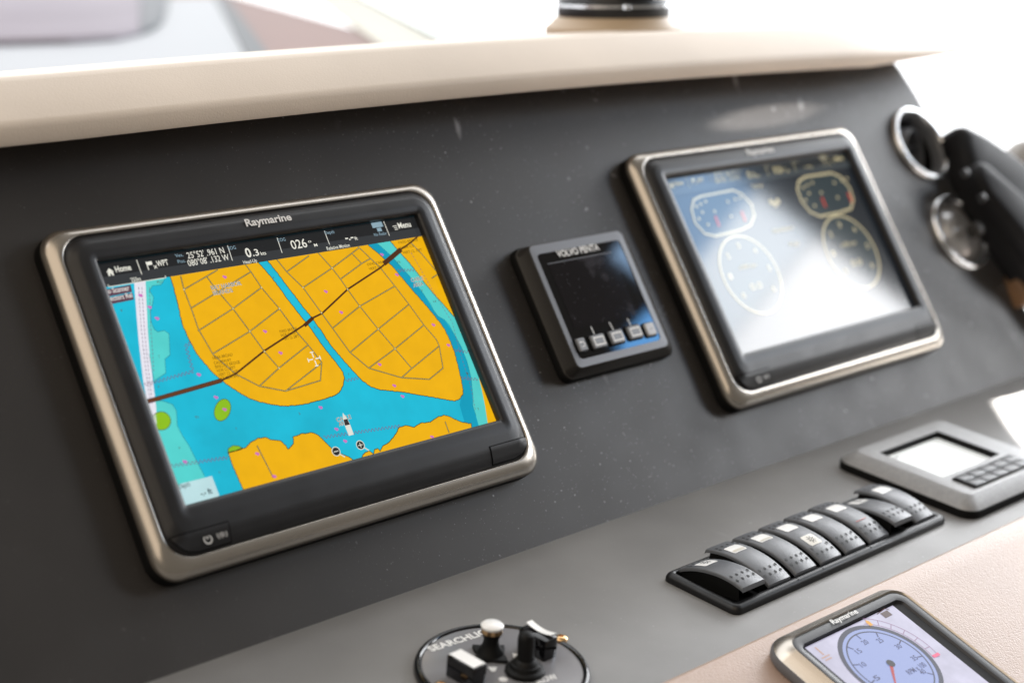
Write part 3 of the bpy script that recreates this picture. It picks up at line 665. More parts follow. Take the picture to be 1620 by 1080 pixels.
mb.build('chart_mode_text', disp('mode_text', srgb(226, 226, 214)), scr.o, smooth=False)

# ---- engine page on the second display
scr2 = Screen(mfd2, disp('engine_page', srgb(28, 34, 40), 1, .1))
top_bar(scr2, srgb(36, 40, 42), srgb(204, 192, 150), srgb(140, 134, 112), 'engine')
CREAM = srgb(196, 184, 146)
def q2(x, y): return FRT.hit(x, y, SCR_N)
def c7(x, y): return q2(980+x/3.857, 170+y/3.857)
ln, fl, rd, tx = Multi(), Multi(), Multi(), Multi()
Z0 = SCR_N
for pts in ([(440,625),(452,565),(495,543),(690,505),(745,528),(805,592),(822,660),(800,718),(740,748),(585,785),(520,770),(462,705)], [(1085,505),(1092,452),(1132,424),(1292,400),(1350,425),(1402,490),(1425,562),(1412,618),(1340,642),(1222,665),(1162,637),(1110,572)]):
    pp = [c7(*p) for p in pts]; ln.strip(pp, .0023, Z0+5*STEP, True); fl.poly(pp, Z0+2*STEP)
for cpx in ((1346.9, 398), (1188, 434)):
    c = q2(*cpx); r_ = .0365
    fl.disc(c, r_, Z0+2*STEP, 40); ln.ring(c, r_, .0020, Z0+5*STEP, 48)
    for k in range(7):
        a = R(220-260*k/6); text(tx, str(k), (c[0]+.027*math.cos(a)-.002, c[1]+.027*math.sin(a)-.002), (c[0]+.027*math.cos(a)+.002, c[1]+.027*math.sin(a)-.002), .0052, Z0+6*STEP, .03)
    text(tx, 'x1000 rpm', (c[0]-.012, c[1]+.006), (c[0]+.012, c[1]+.006), .004, Z0+6*STEP); text(tx, '0.0', (c[0]-.008, c[1]-.014), (c[0]+.008, c[1]-.014), .006, Z0+6*STEP, .01)
for gx in (470, 1120):
    for dx, dy in ((0, 0), (25, -15), (55, -30), (35, 35), (110, 30), (15, 75), (190, -30), (235, -45), (265, -55), (70, 110), (210, 60)):
        c = c7(gx+dx, gx and (490+dy if gx > 1000 else 605+dy)); tx.disc(c, .0016, Z0+6*STEP, 8)
    for dx, dy in ((125, 90), (285, 60)):
        c = c7(gx+dx, (490+dy if gx > 1000 else 605+dy)); rd.poly([(c[0]-.0012, c[1]-.005), (c[0]+.0012, c[1]-.005), (c[0]+.0018, c[1]+.005), (c[0]-.0008, c[1]+.005)], Z0+6*STEP)
for x, y in ((925, 578), (965, 572), (950, 592)): tx.disc(c7(x, y), .0028, Z0+6*STEP, 10)
for s_, a, b_ in (('Trip Fuel', (810, 497), (875, 484)), ('Instantaneous', (940, 765), (1060, 740)), ('0.0 gph', (1040, 848), (1100, 836))):
    a, b_ = c7(*a), c7(*b_); text(tx, s_, a, (b_[0], a[1]), .0042, Z0+6*STEP, .01)
fl.build('gauge_dial', disp('dial_fill', srgb(44, 56, 60)), scr2.o, smooth=False)
ln.build('gauge_outline', disp('dial_line', CREAM), scr2.o, smooth=False)
tx.build('gauge_figure', disp('dial_text', CREAM), scr2.o, smooth=False)
rd.build('gauge_red_mark', disp('dial_red', srgb(200, 60, 40)), scr2.o, smooth=False)

# ------------------------------------------------------------------ small engine display between them
FV = F1.at(.2860, -.0085)
vp = empty('engine_monitor', FV, 'small square engine monitor with five keys and glossy black glass between the wide displays', 'engine monitor')
H = .0185
s = MB(); s.loft([rr(-.0640, .0640, -.0570, .0560, .009, 0, 4), rr(-.0640, .0640, -.0570, .0560, .009, .0055, 4), rr(-.0630, .0630, -.0560, .0550, .008, .0068, 4), ]); s.build('base_rim', M['gasket'], vp)
def qv(x, y): return FV.hit(x, y, H)
def box4(a, b_, c, d):               # rectangle through the corners TL, TR, BR, BL seen at four pixels
    a, b_, c, d = qv(*a), qv(*b_), qv(*c), qv(*d); return ((a[0]+d[0])/2, (b_[0]+c[0])/2, (c[1]+d[1])/2, (a[1]+b_[1])/2)
VF = box4((837.5, 388), (982, 366), (1057.8, 545), (913, 584)); VG = box4((847.5, 401.7), (980, 379.6), (1046.7, 538), (917, 568)); VS = box4((869.4, 417.5), (964.7, 400), (1012.8, 498), (906.4, 519))
s = MB(); s.loft([rr(-.0630, .0630, -.0560, .0550, .008, .0068, 4), rr(-.0622, .0622, -.0552, .0542, .008, .0076, 4), rr(VF[0]-.001, VF[1]+.0008, VF[2]-.0008, VF[3]+.0008, .005, H-.0006, 4), rr(*VF, .0045, H, 4)]); s.build('side', M['vpside'], vp, angle=30)
s = MB(); s.loft([rr(*VF, .0045, H, 4), rr(*VG, .004, H+.0002, 4), rr(VG[0]+.0002, VG[1]-.0002, VG[2]+.0002, VG[3]-.0002, .004, H-.0004, 4)]); s.build('face_frame', M['vpface'], vp, angle=30)
s = MB(); s.poly(rp(*VG, .004, seg=4), H-.0003); gl = s.build('cover_glass', M['blackgloss'], vp, smooth=False)
def smudge():
    m, nt, b = new_mat('smudged_screen'); L = nt.links.new; N = nt.nodes.new
    tc = N('ShaderNodeTexCoord'); n = N('ShaderNodeTexNoise'); n.inputs['Scale'].default_value = 38; n.inputs['Detail'].default_value = 3; L(tc.outputs['Object'], n.inputs['Vector'])
    a = N('ShaderNodeMapRange'); a.inputs[1].default_value = .56; a.inputs[2].default_value = .78; a.inputs[3].default_value = 0; a.inputs[4].default_value = .10; L(n.outputs['Fac'], a.inputs[0])
    v = N('ShaderNodeTexVoronoi'); v.inputs['Scale'].default_value = 330; L(tc.outputs['Object'], v.inputs['Vector'])
    s_ = N('ShaderNodeSeparateColor'); L(v.outputs['Color'], s_.inputs[0])
    g = N('ShaderNodeMath'); g.operation = 'GREATER_THAN'; g.inputs[1].default_value = .30; L(s_.outputs[0], g.inputs[0])
    d = N('ShaderNodeMapRange'); d.inputs[1].default_value = .14; d.inputs[2].default_value = .05; d.inputs[3].default_value = 0; d.inputs[4].default_value = .3; L(v.outputs['Distance'], d.inputs[0])
    mu = N('ShaderNodeMath'); mu.operation = 'MULTIPLY'; L(g.outputs[0], mu.inputs[0]); L(d.outputs[0], mu.inputs[1])
    ad = N('ShaderNodeMath'); L(a.outputs[0], ad.inputs[0]); L(mu.outputs[0], ad.inputs[1])
    mx = N('ShaderNodeMix'); mx.data_type = 'RGBA'; L(ad.outputs[0], mx.inputs[0]); mx.inputs[6].default_value = (.006, .005, .007, 1); mx.inputs[7].default_value = (.55, .55, .66, 1)
    L(mx.outputs[2], b.inputs['Base Color']); b.inputs['Roughness'].default_value = .04
    return m
s = MB(); s.poly([(VS[0], VS[2]), (VS[1], VS[2]), (VS[1], VS[3]), (VS[0], VS[3])], H-.0001); s.build('screen', smudge(), vp, smooth=False)
s = MB(); s.strip([(VS[0], VS[3]+.0004), (VS[1], VS[3]+.0004)], .0008, H+.00002); s.build('screen_edge', mat('screen_edge', (.05, .045, .05), .4), vp, smooth=False)
s = MB(); a = qv(883, 407); c = qv(949, 395); text(s, 'VOLVO PENTA', (a[0], (a[1]+c[1])/2), (c[0], (a[1]+c[1])/2), .0054, H+.0001, .028); s.build('logo', M['print'], vp, smooth=False)
for x0, y0, x1, y1 in ((935, 517, 940, 528), (964, 510, 970, 521), (992.5, 504, 998, 515)):
    s = MB(); s.strip([qv(x0, y0), qv(x1, y1)], .0009, H+.0001); s.build('key_mark', M['print'], vp, smooth=False)
kc = [(922, 544, .0042, 0), (948.5, 538.5, .0072, 1), (977.5, 531.5, .0072, 1), (1006, 524, .0072, 1), (1030.5, 519.5, .0052, 2)]
kmat = mat('grey_key', (.23, .24, .26), .4); kmat2 = mat('pale_key', (.52, .53, .55), .4)
for x, y, hw, kind_ in kc:
    c = FV.hit(x, y, H+.003)
    s = MB(); s.loft([rr(c[0]-hw-.0009, c[0]+hw+.0009, c[1]-.0062, c[1]+.0062, .001, H-.0002, 2), rr(c[0]-hw-.0009, c[0]+hw+.0009, c[1]-.0062, c[1]+.0062, .001, H+.0006, 2), rr(c[0]-hw, c[0]+hw, c[1]-.0052, c[1]+.0052, .001, H+.0008, 2)]); s.build('key_surround', M['gasket'], vp)
    s = MB(); s.loft([rr(c[0]-hw, c[0]+hw, c[1]-.0052, c[1]+.0052, .001, H, 2), rr(c[0]-hw, c[0]+hw, c[1]-.0052, c[1]+.0052, .001, H+.0024, 2), rr(c[0]-hw+.0006, c[0]+hw-.0006, c[1]-.0046, c[1]+.0046, .0008, H+.003, 2)], cap1=True)
    ky = s.build('key', kmat2 if kind_ == 2 else kmat, vp, angle=30)
    zz = H+.0031; s = MB()
    if kind_ == 1: s.strip([(c[0]-.0052, c[1]-.0030), (c[0]+.0052, c[1]-.0030), (c[0]+.0052, c[1]+.0030), (c[0]-.0052, c[1]+.0030)], .0012, zz, True)
    elif kind_ == 0: s.strip([(c[0]-.0020, c[1]+.0018), (c[0]+.0010, c[1]+.0018), (c[0]+.0022, c[1]+.0004), (c[0]+.0010, c[1]-.0020), (c[0]-.0016, c[1]-.0020)], .0007, zz); s.poly([(c[0]-.0030, c[1]+.0018), (c[0]-.0012, c[1]+.0006), (c[0]-.0012, c[1]+.0030)], zz+2e-5)
    else: s.strip([(c[0]-.0016, c[1]), (c[0]+.0016, c[1])], .0006, zz)
    s.build('key_symbol', M['print'] if kind_ < 2 else M['vpface'], ky, smooth=False)

# ------------------------------------------------------------------ round air vents
def vent(c, label, opened):
    f = F1.at(*c); root = empty('air_vent', f, label, 'air vent', 'round chrome-rimmed air vents at the dash end')
    s = MB(); s.lathe([(.0410, 0), (.0412, .0030), (.0405, .0058), (.0388, .0070), (.0368, .0066), (.0356, .0048), (.0352, .002)], 56); s.build('rim', M['chrome'], root, angle=60)
    s = MB(); s.lathe([(.0354, .0045), (.0345, .0030), (.0335, .0020), (.0325, -.0010), (.0318, -.012)], 48); s.build('collar', M['rocker'], root)
    if opened:
        s = MB(); s.lathe([(.0319, -.010), (.0300, -.022), (.024, -.040), (.0001, -.042)], 40); s.build('throat', M['gap'], root)
        tilt = Matrix.Rotation(R(24), 4, 'X') @ Matrix.Rotation(R(14), 4, 'Y')
        s = MB(); s.lathe([(.0250, .002), (.0268, .0035), (.0284, .0010), (.0300, -.010), (.0285, -.020), (.0262, -.018), (.0250, .002)], 44)
        s.v = [tuple(tilt @ Vector(v)) for v in s.v]; s.v = [(x, y-.006, z-.012) for x, y, z in s.v]; s.build('eyeball', M['rocker'], root)
        for yy in (-.010, .008):
            s = MB(); s.box(-.0235, .0235, yy-.0008, yy+.0008, -.014, -.002); s.v = [tuple(tilt @ Vector(v)) for v in s.v]; s.v = [(x, y-.006, z-.012) for x, y, z in s.v]; s.build('vane', M['rocker'], root, bevel=.0004)
    else:
        s = MB(); s.lathe([(.0330, .0005), (.0310, .0028), (.0285, .0036), (.0275, .0030), (.0255, .0036), (.0240, .0050), (.0200, .0085), (.0140, .0110), (.0070, .0121), (.0001, .0124)], 48)
        s.v = [(x, y, z-.001) for x, y, z in s.v]; s.build('closing_disc', M['ventgrey'], root, angle=20)
        s = MB(); s.tube([(-.024*math.cos(t), -.003+.006*math.sin(t*1.0), .0065+.0045*math.sin(t)) for t in [math.pi*k/14 for k in range(15)]], .0016, 8); s.build('grip_bar', M['ventgrey'], root)
vent(VENTS[0], 'open round air vent with chrome rim and dark throat at the dash end', True)
vent(VENTS[1], 'closed round air vent with domed grey disc and chrome rim', False)

# ------------------------------------------------------------------ handset and knob past the end of the dash
FH = F1.at(0, 0, .022)
def ph(x, y, h=-.018): return FH.hit(x, y, h)
hs = empty('handset', F1.at(.93, -.02, .0), 'black moulded handset hooked beside the chrome-rimmed air vents', 'handset')
rel = lambda p: (p[0]-.93, p[1]+.02)
outl = [rel(ph(x, y)) for x, y in ((1484,208),(1530,231),(1570,258),(1624,300),(1704,374),(1720,520),(1660,530),(1600,452),(1570,408),(1548,372),(1526,338),(1504,288))]
s = MB(); s.prism(outl, .004, .034); s.build('body', M['handset'], hs, bevel=.013, angle=60)
out2 = [rel(ph(x, y, .010)) for x, y in ((1530,262),(1545,270),(1600,318),(1660,372),(1670,450),(1620,412),(1580,360),(1545,318),(1526,284))]
s = MB(); s.prism(out2, .032, .050); s.build('grip', M['handset'], hs, bevel=.0085, angle=60)
for x, y in ((1531, 272), (1558, 311)):
    c = rel(ph(x, y, .030)); s = MB(); s.lathe([(.0040, .046), (.0038, .0512), (.0026, .0522), (.0001, .0524)], 20, c[0], c[1]); s.build('button', M['engkey'], hs)
c = rel(ph(1553, 358, .012)); s = MB(); s.lathe([(.0075, .020), (.0072, .031), (.0050, .033), (.0001, .0335)], 20, c[0], c[1]); s.build('hook', M['vpside'], hs)
c = ph(1606, 268, -.06); f = F1.at(c[0], c[1], -.04)
s = MB(); s.lathe([(.014, -.05), (.016, -.01), (.024, .004), (.027, .018), (.024, .032), (.014, .040), (.0001, .042)], 32)
kb = s.build('lever_knob', M['knobgrey'], frame=f); tag(kb, 'rounded warm grey knob showing behind the black handset', 'knob')
c = ph(1622, 440, .0); f = F1.at(c[0], c[1], -.0)
s = MB(); s.prism([(-.006, -.024), (.05, -.024), (.05, .018), (.010, .018), (.000, .010)], -.01, .016)
bk = s.build('brown_block', M['wood'], frame=f, bevel=.004); tag(bk, 'brown trim block tucked under the black handset', 'trim block')

# ------------------------------------------------------------------ rocker switch row
p0 = Vector(F2.hit(1165, 975)); p1 = Vector(F2.hit(1488, 822)); pb = Vector(F2.hit(1048, 915))
ang = -R(0.6) + math.atan2((p1-p0).y, (p1-p0).x)*.55
LEN = (p1-p0).length; WID = .0665
f = F2.at(p0.x, p0.y, 0, ang)
sw = empty('switch_frame', f, 'long black frame holding the row of rocker switches on the grey shelf', 'switch frame')
s = MB()
fr = [rr(0, LEN, 0, WID, .006, 0, 4), rr(0, LEN, 0, WID, .006, .0028, 4), rr(.0012, LEN-.0012, .0012, WID-.0012, .005, .0050, 4), rr(.0035, LEN-.0035, .0035, WID-.0030, .004, .0060, 4), rr(.0062, LEN-.0062, .0068, WID-.0045, .003, .0056, 4), rr(.0075, LEN-.0075, .0085, WID-.0055, .003, .0030, 4), rr(.0080, LEN-.0080, .0090, WID-.006, .003, .0010, 4)]
s.loft(fr, cap1=True); s.build('frame', M['black'], sw, angle=50)
for i in range(1, 8):
    if i in (2, 3, 5):
        x = .012 + (LEN-.024)*i/8
        s = MB(); s.box(x-.00015, x+.00015, .0024, .0064, .0050, .00605); s.build('frame_joint', M['gap'], sw, smooth=False)
pitch = (LEN-.0175)/8; RW = pitch*.405; RL = .0288
def rocker_profile(n=16):
    pts = []
    for k in range(n+1):
        y = -RL+2*RL*k/n; x = y/RL
        pts.append((y, .0060*(1-abs(x)**2.2)-.0008*x))
    return pts
prof = rocker_profile()
def ztop(y):
    x = y/RL; return .0060*(1-abs(x)**2.2)-.0008*x
labels = {0: ('rocker switch with a printed lamp symbol at the end of the row', 'lens'), 1: ('rocker switch with amber-white band on its lens beside the end switch', 'half'), 2: ('rocker switch with thinner amber-white band on its lens beside the twin-lens switch', 'half'), 3: ('rocker switch with a second lens showing a lamp symbol', 'twin'), 4: ('rocker switch with plain white lens next to the twin-lens switch', 'plain'), 5: ('rocker switch with a thin red mark above its lower dimples', 'red'), 6: ('raised rocker switch with an anchor symbol on its lens', 'anchor'), 7: ('rocker switch nearest the grey engine panel, plain white lens', 'plain')}
for i in range(8):
    up = i in (0, 6)
    cx = .0095 + pitch*(i+.5)
    fo = f.at(cx, WID*.535, .0100)
    tilt = R(-7.5) if up else R(6.0)
    fo.m = fo.m @ Matrix.Rotation(tilt, 4, 'X'); fo.inv = fo.m.inverted()
    rt = empty('rocker_switch', fo, labels[i][0], 'switch', 'rocker switches in the black frame')
    # cap: a curved shell with a rounded top edge
    s = MB(); e = .0009
    def sec(inset, dz):
        return [[(sx*(RW-inset), y*(1-inset/RL), ztop(y)+dz) for y, _ in prof] for sx in (-1, 1)]
    A = [(-RW, -.0026), (-RW, -.0010), (-RW+.0003, -.0004), (-RW+.0010, 0), (0, .0002), (RW-.0010, 0), (RW-.0003, -.0004), (RW, -.0010), (RW, -.0026)]
    rows = []
    for y, zt_ in [(-RL-.0002, ztop(-RL)-.0008)] + [(y, z) for y, z in prof] + [(RL+.0002, ztop(RL)-.0008)]:
        rows.append([(x, y, zt_+dz) for x, dz in A])
    s.loft(rows, closed=False); 
    n = len(A); s.f.append(tuple(reversed(range(n)))); k0 = (len(rows)-1)*n; s.f.append(tuple(range(k0, k0+n)))
    for i_ in range(len(s.f)): s.f[i_] = s.f[i_][::-1]
    cap = s.build('cap', M['rocker'], rt, angle=35)
    # body below the cap
    s = MB(); rows = []
    for y, z in prof[1:-1]: rows.append([(-RW+.0012, y, -.010), (-RW+.0012, y, z-.002), (RW-.0012, y, z-.002), (RW-.0012, y, -.010)])
    s.loft(rows, closed=False); s.f = [t[::-1] for t in s.f]; s.build('body', M['rubber'], rt, angle=30)
    def drape(poly_y0, y1, hx, off, material, name, parent, r=.0012):
        s = MB(); rows = []
        for k in range(7):
            y = lerp(poly_y0, y1, k/6); ins = .0009 if k in (0, 6) else 0
            rows.append([(-hx+ins, y, ztop(y)+off), (0, y, ztop(y)+.0002+off), (hx-ins, y, ztop(y)+off)])
        s.loft(rows, closed=False); s.f = [t[::-1] for t in s.f]
        for j, fc in enumerate(s.f): s.f[j] = fc[::-1]
        return s.build(name, material, parent)
    kind_ = labels[i][1]
    ln_ = drape(.0075, .0180, .0074, .00025, M['lens'] if kind_ != 'twin' else M['lens'], 'lens', rt)
    if kind_ == 'half': drape(.0086, .0112 if i == 1 else .0104, .0060, .0005, M['lensamber'], 'lens_band', rt)  # amber-white band across the lens, darker than the lens itself
    if kind_ == 'twin': drape(-.0145, -.0030, .0068, .00025, M['lensamber'], 'lower_lens', rt)
    def sym(cy, which):
        s = MB(); zz = 0
        if which == 'lamp':
            s.ring((0, 0), .0019, .0005, 0, 16)
            for k in range(8): a = R(45*k+22); s.strip([(.0027*math.cos(a), .0027*math.sin(a)), (.0040*math.cos(a), .0040*math.sin(a))], .0005, 0)
            s.strip([(-.0008, -.0006), (.0008, .0006)], .0004, 0)
        else:
            s.strip([(0, .0030), (0, -.0028)], .0006, 0); s.ring((0, 0), .0030, .0006, 0, 14, 200, 340); s.strip([(-.0014, .0018), (.0014, .0018)], .0005, 0); s.ring((0, .0034), .0007, .0004, 0, 8)
        s.v = [(x, y+cy, ztop(y+cy)+.0007) for x, y, z in s.v]
        s.build('lens_symbol', M['gap'], rt, smooth=False)
    if i == 0: sym(.0135, 'lamp')
    if kind_ == 'twin': sym(-.0088, 'lamp')
    if kind_ == 'anchor': sym(.0132, 'anchor')
    if kind_ == 'red':
        s = MB(); s.strip([(-.0062, -.0098), (.0062, -.0098)], .0006, ztop(-.0098)+.0005); s.build('red_mark', M['orange'], rt, smooth=False)
    def dimple(x, y):
        s = MB(); seg = 8; r_ = .00105
        s.add([(x+r_*math.cos(2*math.pi*k/seg), y+r_*1.25*math.sin(2*math.pi*k/seg), ztop(y+r_*math.sin(2*math.pi*k/seg))+.00045) for k in range(seg)], [tuple(range(seg))])
        s.build('dimple', M['dim'], rt, smooth=False)
    rowsy = (-.0165, -.0218)
    for r_i, y in enumerate(rowsy):
        for x in (-.0090, -.0030, .0030, .0090):
            if kind_ == 'twin' and r_i == 0 and abs(x) < .006: continue
            dimple(x*RW/.0125, y)
    for x in (-.0090, -.0030, .0030, .0090): dimple(x*RW/.0125, .0222)
    for x in (-.0098, .0098): dimple(x*RW/.0125, .0185)

# ------------------------------------------------------------------ grey engine panel on the shelf
fe = F2.at(.5300, -.0985, 0, 0)
ep = empty('engine_control_unit', fe, 'grey grained control panel with blank screen carrying a painted white sheen and black key block on the shelf', 'control panel')
EW, EH = .0765, .0660
s = MB(); s.loft([rr(-EW, EW, -EH, EH, .014, 0, 6), rr(-EW, EW, -EH, EH, .014, .0058, 6), rr(-EW+.0008, EW-.0008, -EH+.0008, EH-.0008, .0135, .0066, 6)]); s.build('base_rim', M['gasket'], ep)
s = MB(); s.loft([rr(-EW+.0006, EW-.0006, -EH+.0006, EH-.0006, .0135, .0062, 6), rr(-EW+.0016, EW-.0016, -EH+.0016, EH-.0016, .013, .0078, 6), rr(-EW+.0105, EW-.0105, -EH+.0105, EH-.0105, .008, .0155, 6), rr(-EW+.0125, EW-.0125, -EH+.0125, EH-.0125, .007, .0162, 6), rr(-.0515, .0375, -.0215, .0395, .002, .0162, 6)]); s.build('frame', M['engframe'], ep, angle=40)
s = MB(); s.loft([rr(-.0515, .0375, -.0215, .0395, .002, .0161, 6), rr(-.0512, .0372, -.0212, .0392, .002, .0156, 6), rr(-.0512, .0372, -.0212, .0392, .002, .0098, 6)]); s.build('recess', M['gasket'], ep, angle=40)
s = MB(); s.poly([(-.0515, -.0215), (.0375, -.0215), (.0375, .0395), (-.0515, .0395)], .0100); sc_ = s.build('screen', mat('lcd_painted_sheen', (.80, .82, .82), .12, spec=.5, emit=.42, ecol=(.95, 1, 1)), ep, smooth=False)  # unlit LCD; its white reflection is put in as pale colour and glow
s = MB(); s.strip([(-.037, .0335), (-.030, .0335)], .0014, .0102); s.strip([(-.036, .0315), (-.031, .0315)], .0008, .0102); s.build('screen_mark', mat('lcd_grey', (.3, .3, .3), .4), sc_, smooth=False)
s = MB(); s.loft([rr(-.0490, .0385, -.0505, -.0285, .001, .0150, 2), rr(-.0490, .0385, -.0505, -.0285, .001, .0178, 2)], cap1=True); kp = s.build('key_block', M['black'], ep, angle=30)
kw = .0875/5
for i in range(5):
    for j in range(2):
        x0 = -.0490+kw*i+.0005; x1 = x0+kw-.0010; y0 = -.0500+j*.0106; y1 = y0+.0100
        s = MB(); s.loft([rr(x0, x1, y0, y1, .0008, .0176, 2), rr(x0, x1, y0, y1, .0008, .0184, 2), rr(x0+.0012, x1-.0012, y0+.0012, y1-.0012, .0008, .0190, 2)], cap1=True); s.build('key', M['engkey'], kp, angle=50)

# ------------------------------------------------------------------ searchlight control
fs_ = F2.at(-.0055, -.1153)
sl = empty('searchlight_control', fs_, 'round black searchlight control plate with joystick, toggle and two rockers', 'control plate')
s = MB(); s.lathe([(.0500, .0030), (.0496, .0040), (.0001, .0040)], 64); s.build('plate', mat('satin_grey_plate', (.24, .24, .255), .16, .1, spec=.5, rvar=.04), sl, angle=50)
s = MB(); s.lathe([(.0545, 0), (.0545, .0025), (.0538, .0045), (.0522, .0054), (.0508, .0050), (.0501, .0042), (.0498, .0036)], 64); s.build('rim', M['blackgloss'], sl, angle=60)
def qs(x, y, h=.004): return fs_.hit(x, y, h)
# printed words
s = MB(); a = Vector(qs(683, 1030)); b_ = Vector(qs(797, 994)); text(s, 'SEARCHLIGHT', a, b_, .0062, .0042, .03); s.build('lettering', M['print'], sl, smooth=False)
s = MB(); a = Vector(qs(851, 1081)); b_ = Vector(qs(884, 1072)); text(s, 'SLOW', a, b_, .0055, .0042, .03); s.build('lettering', M['print'], sl, smooth=False)
s = MB(); s.disc(qs(796, 1074), .0028, .0042, 16); s.build('print_dot', M['print'], sl, smooth=False)
# joystick with white cap and star guard
c = Vector(qs(775, 1036))
s = MB(); star = []
for k in range(16): r_ = .0145 if k % 4 == 0 else (.0085 if k % 4 == 2 else .0105); a = R(22.5*k+8); star.append((c.x+r_*math.cos(a), c.y+r_*math.sin(a)))
s.prism(star, .0040, .0062); s.build('guard', M['rubber'], sl, bevel=.0005)
for k in range(4):
    a = R(90*k+45+8); d = Vector((math.cos(a), math.sin(a))); n_ = Vector((-d.y, d.x)); pc = c+d*.0150
    s = MB(); s.poly([tuple(pc+n_*.0030-d*.0006), tuple(pc+d*.0048+n_*.0012), tuple(pc+d*.0048-n_*.0012), tuple(pc-n_*.0030-d*.0006)], .0043); s.build('arrow', M['print'], sl, smooth=False)
s = MB(); s.lathe([(.0090, .005), (.0075, .008), (.0052, .012), (.0048, .016), (.0062, .0195), (.0068, .0205)], 28, c.x, c.y); jo = s.build('joystick', M['rubber'], sl)
s = MB(); s.lathe([(.0066, .0202), (.0066, .0235)], 28, c.x, c.y); s.build('collar', M['brass'], jo)
s = MB(); s.lathe([(.0066, .0234), (.0072, .0245), (.0072, .0252), (.0060, .0262), (.0001, .0265)], 28, c.x, c.y); s.build('cap', M['lens'], jo)
def rock(px, py, hgt, len_, wid, rot, white):
    c = Vector(qs(px, py, hgt)); cs, sn = math.cos(rot), math.sin(rot)
    tr = lambda x, y: (c.x+x*cs-y*sn, c.y+x*sn+y*cs)
    s = MB(); s.prism([tr(-wid, -len_), tr(wid, -len_), tr(wid, len_), tr(-wid, len_)], .004, hgt); o = s.build('rocker', M['blackgloss'], sl, bevel=.0008)
    s = MB(); rows = []
    for k in range(9):
        y = lerp(-len_*.92, len_*.92, k/8); dz = .0006 + (.0022*(y/len_)**2 if not white else 0)
        x0 = -wid*.85 if white else -wid*.05; rows.append([(*tr(x0, y), hgt+dz), (*tr(wid*.85, y), hgt+dz)])
    s.loft(rows, closed=False); s.f = [t[::-1] for t in s.f]; s.build('rocker_top', M['lens'], o)
rock(739, 1042, .0180, .0115, .0058, R(2), True)
rock(852, 999, .0180, .0115, .0058, R(2), False)
c = Vector(qs(830, 1062))
s = MB(); s.lathe([(.0125, .004), (.0122, .0065), (.0110, .0075), (.0098, .0078), (.0090, .0100), (.0080, .0104), (.0070, .0125), (.0055, .0135)], 32, c.x, c.y); tg = s.build('toggle_boot', M['rubber'], sl)
s = MB(); s.tube([(c.x, c.y, .012), (c.x, c.y+.0005, .018), (c.x, c.y+.001, .026), (c.x, c.y+.0013, .0290), (c.x, c.y+.0014, .0305), (c.x, c.y+.0014, .0312)], [.0052, .0052, .0054, .0048, .0030, .0008], 20); s.build('toggle_lever', M['rubber'], tg)
for px, py in ((888, 1007), (698, 1081)):
    c = qs(px, py, .006); s = MB(); s.lathe([(.0042, .004), (.0042, .0055), (.0030, .0066), (.0012, .0068), (.0011, .0058), (.0001, .0058)], 20, c[0], c[1]); s.build('screw', M['brass'], sl)

# ------------------------------------------------------------------ small square instrument on the leather
fi = F3.at(.2195, -.0150, .002)
it = empty('instrument_display', fi, 'small silver instrument with a round blue-white dial set in the tan leather', 'instrument')
IW = .0735; IHH = .135
def ir(d, r, z): return rr(-IW+d, IW-d, -IHH+d, .0035-d, r, z, 8)
s = MB(); s.loft([ir(.002, .018, 0), ir(.0005, .018, .002), ir(.0, .018, .006), ir(.0008, .0175, .0085)]); s.build('base', M['vpface'], it)
s = MB(); s.loft([ir(.0008, .0175, .0085), ir(.002, .017, .0105), ir(.006, .014, .0145), ir(.0085, .012, .0162), ir(.0092, .0115, .0168), ir(.0100, .011, .0160), ir(.0102, .011, .0140)]); s.build('silver_frame', M['silver'], it, angle=50)
s = MB(); s.loft([ir(.0102, .011, .0155), ir(.0115, .010, .0160), ir(.0165, .006, .0150), ir(.0175, .004, .0135), rr(-.0520, .0490, -.110, -.0130, .002, .0118, 8)]); s.build('bezel', M['bezel'], it, angle=40)
SI = .0120
s = MB(); s.poly([(-.0540, -.112), (.0510, -.112), (.0510, -.011), (-.0540, -.011)], SI-.0002); s.build('screen_border', M['glassblack'], it, smooth=False)
s = MB(); s.poly([(-.0505, -.108), (.0495, -.108), (.0495, -.0140), (-.0505, -.0140)], SI); isc = s.build('screen', mat('dial_page', (.02, .02, .03), .10, spec=.6, emit=1, ecol=srgb(188, 185, 206), noise=.14, nscale=60), it, smooth=False)
def qi(x, y): return fi.hit(x, y, SI)
gc = Vector(qi(1408.7, 1049)); gr_ = .0345
dm_ = lambda n, c: mat(n, (.02, .02, .02), .12, spec=.5, emit=1, ecol=c)
s = MB(); s.disc(gc, gr_, SI+.0001, 48); s.build('dial_face', dm_('dial_face', srgb(146, 160, 210)), isc, smooth=False)
s = MB(); s.ring(gc, gr_, .0034, SI+.0002, 64); s.ring(gc, gr_-.0046, .0010, SI+.0002, 64); s.build('dial_ring', dm_('dial_ring', srgb(46, 48, 70)), isc, smooth=False)
s = MB()
for k in range(9):
    a = R(225-270*k/8); d = Vector((math.cos(a), math.sin(a))); s.strip([tuple(gc+d*(gr_-.0050)), tuple(gc+d*(gr_-.0090))], .0010, SI+.00025)
    t_ = gc+d*(gr_-.0125); text(s, str(k*5), (t_.x-.0026, t_.y-.002), (t_.x+.0026, t_.y-.002), .0040, SI+.00025)
text(s, 'RPM x 100', (gc.x+.004, gc.y-.0135), (gc.x+.024, gc.y-.0135), .0042, SI+.00025)
s.build('dial_figures', dm_('dial_figures', srgb(60, 62, 100)), isc, smooth=False)
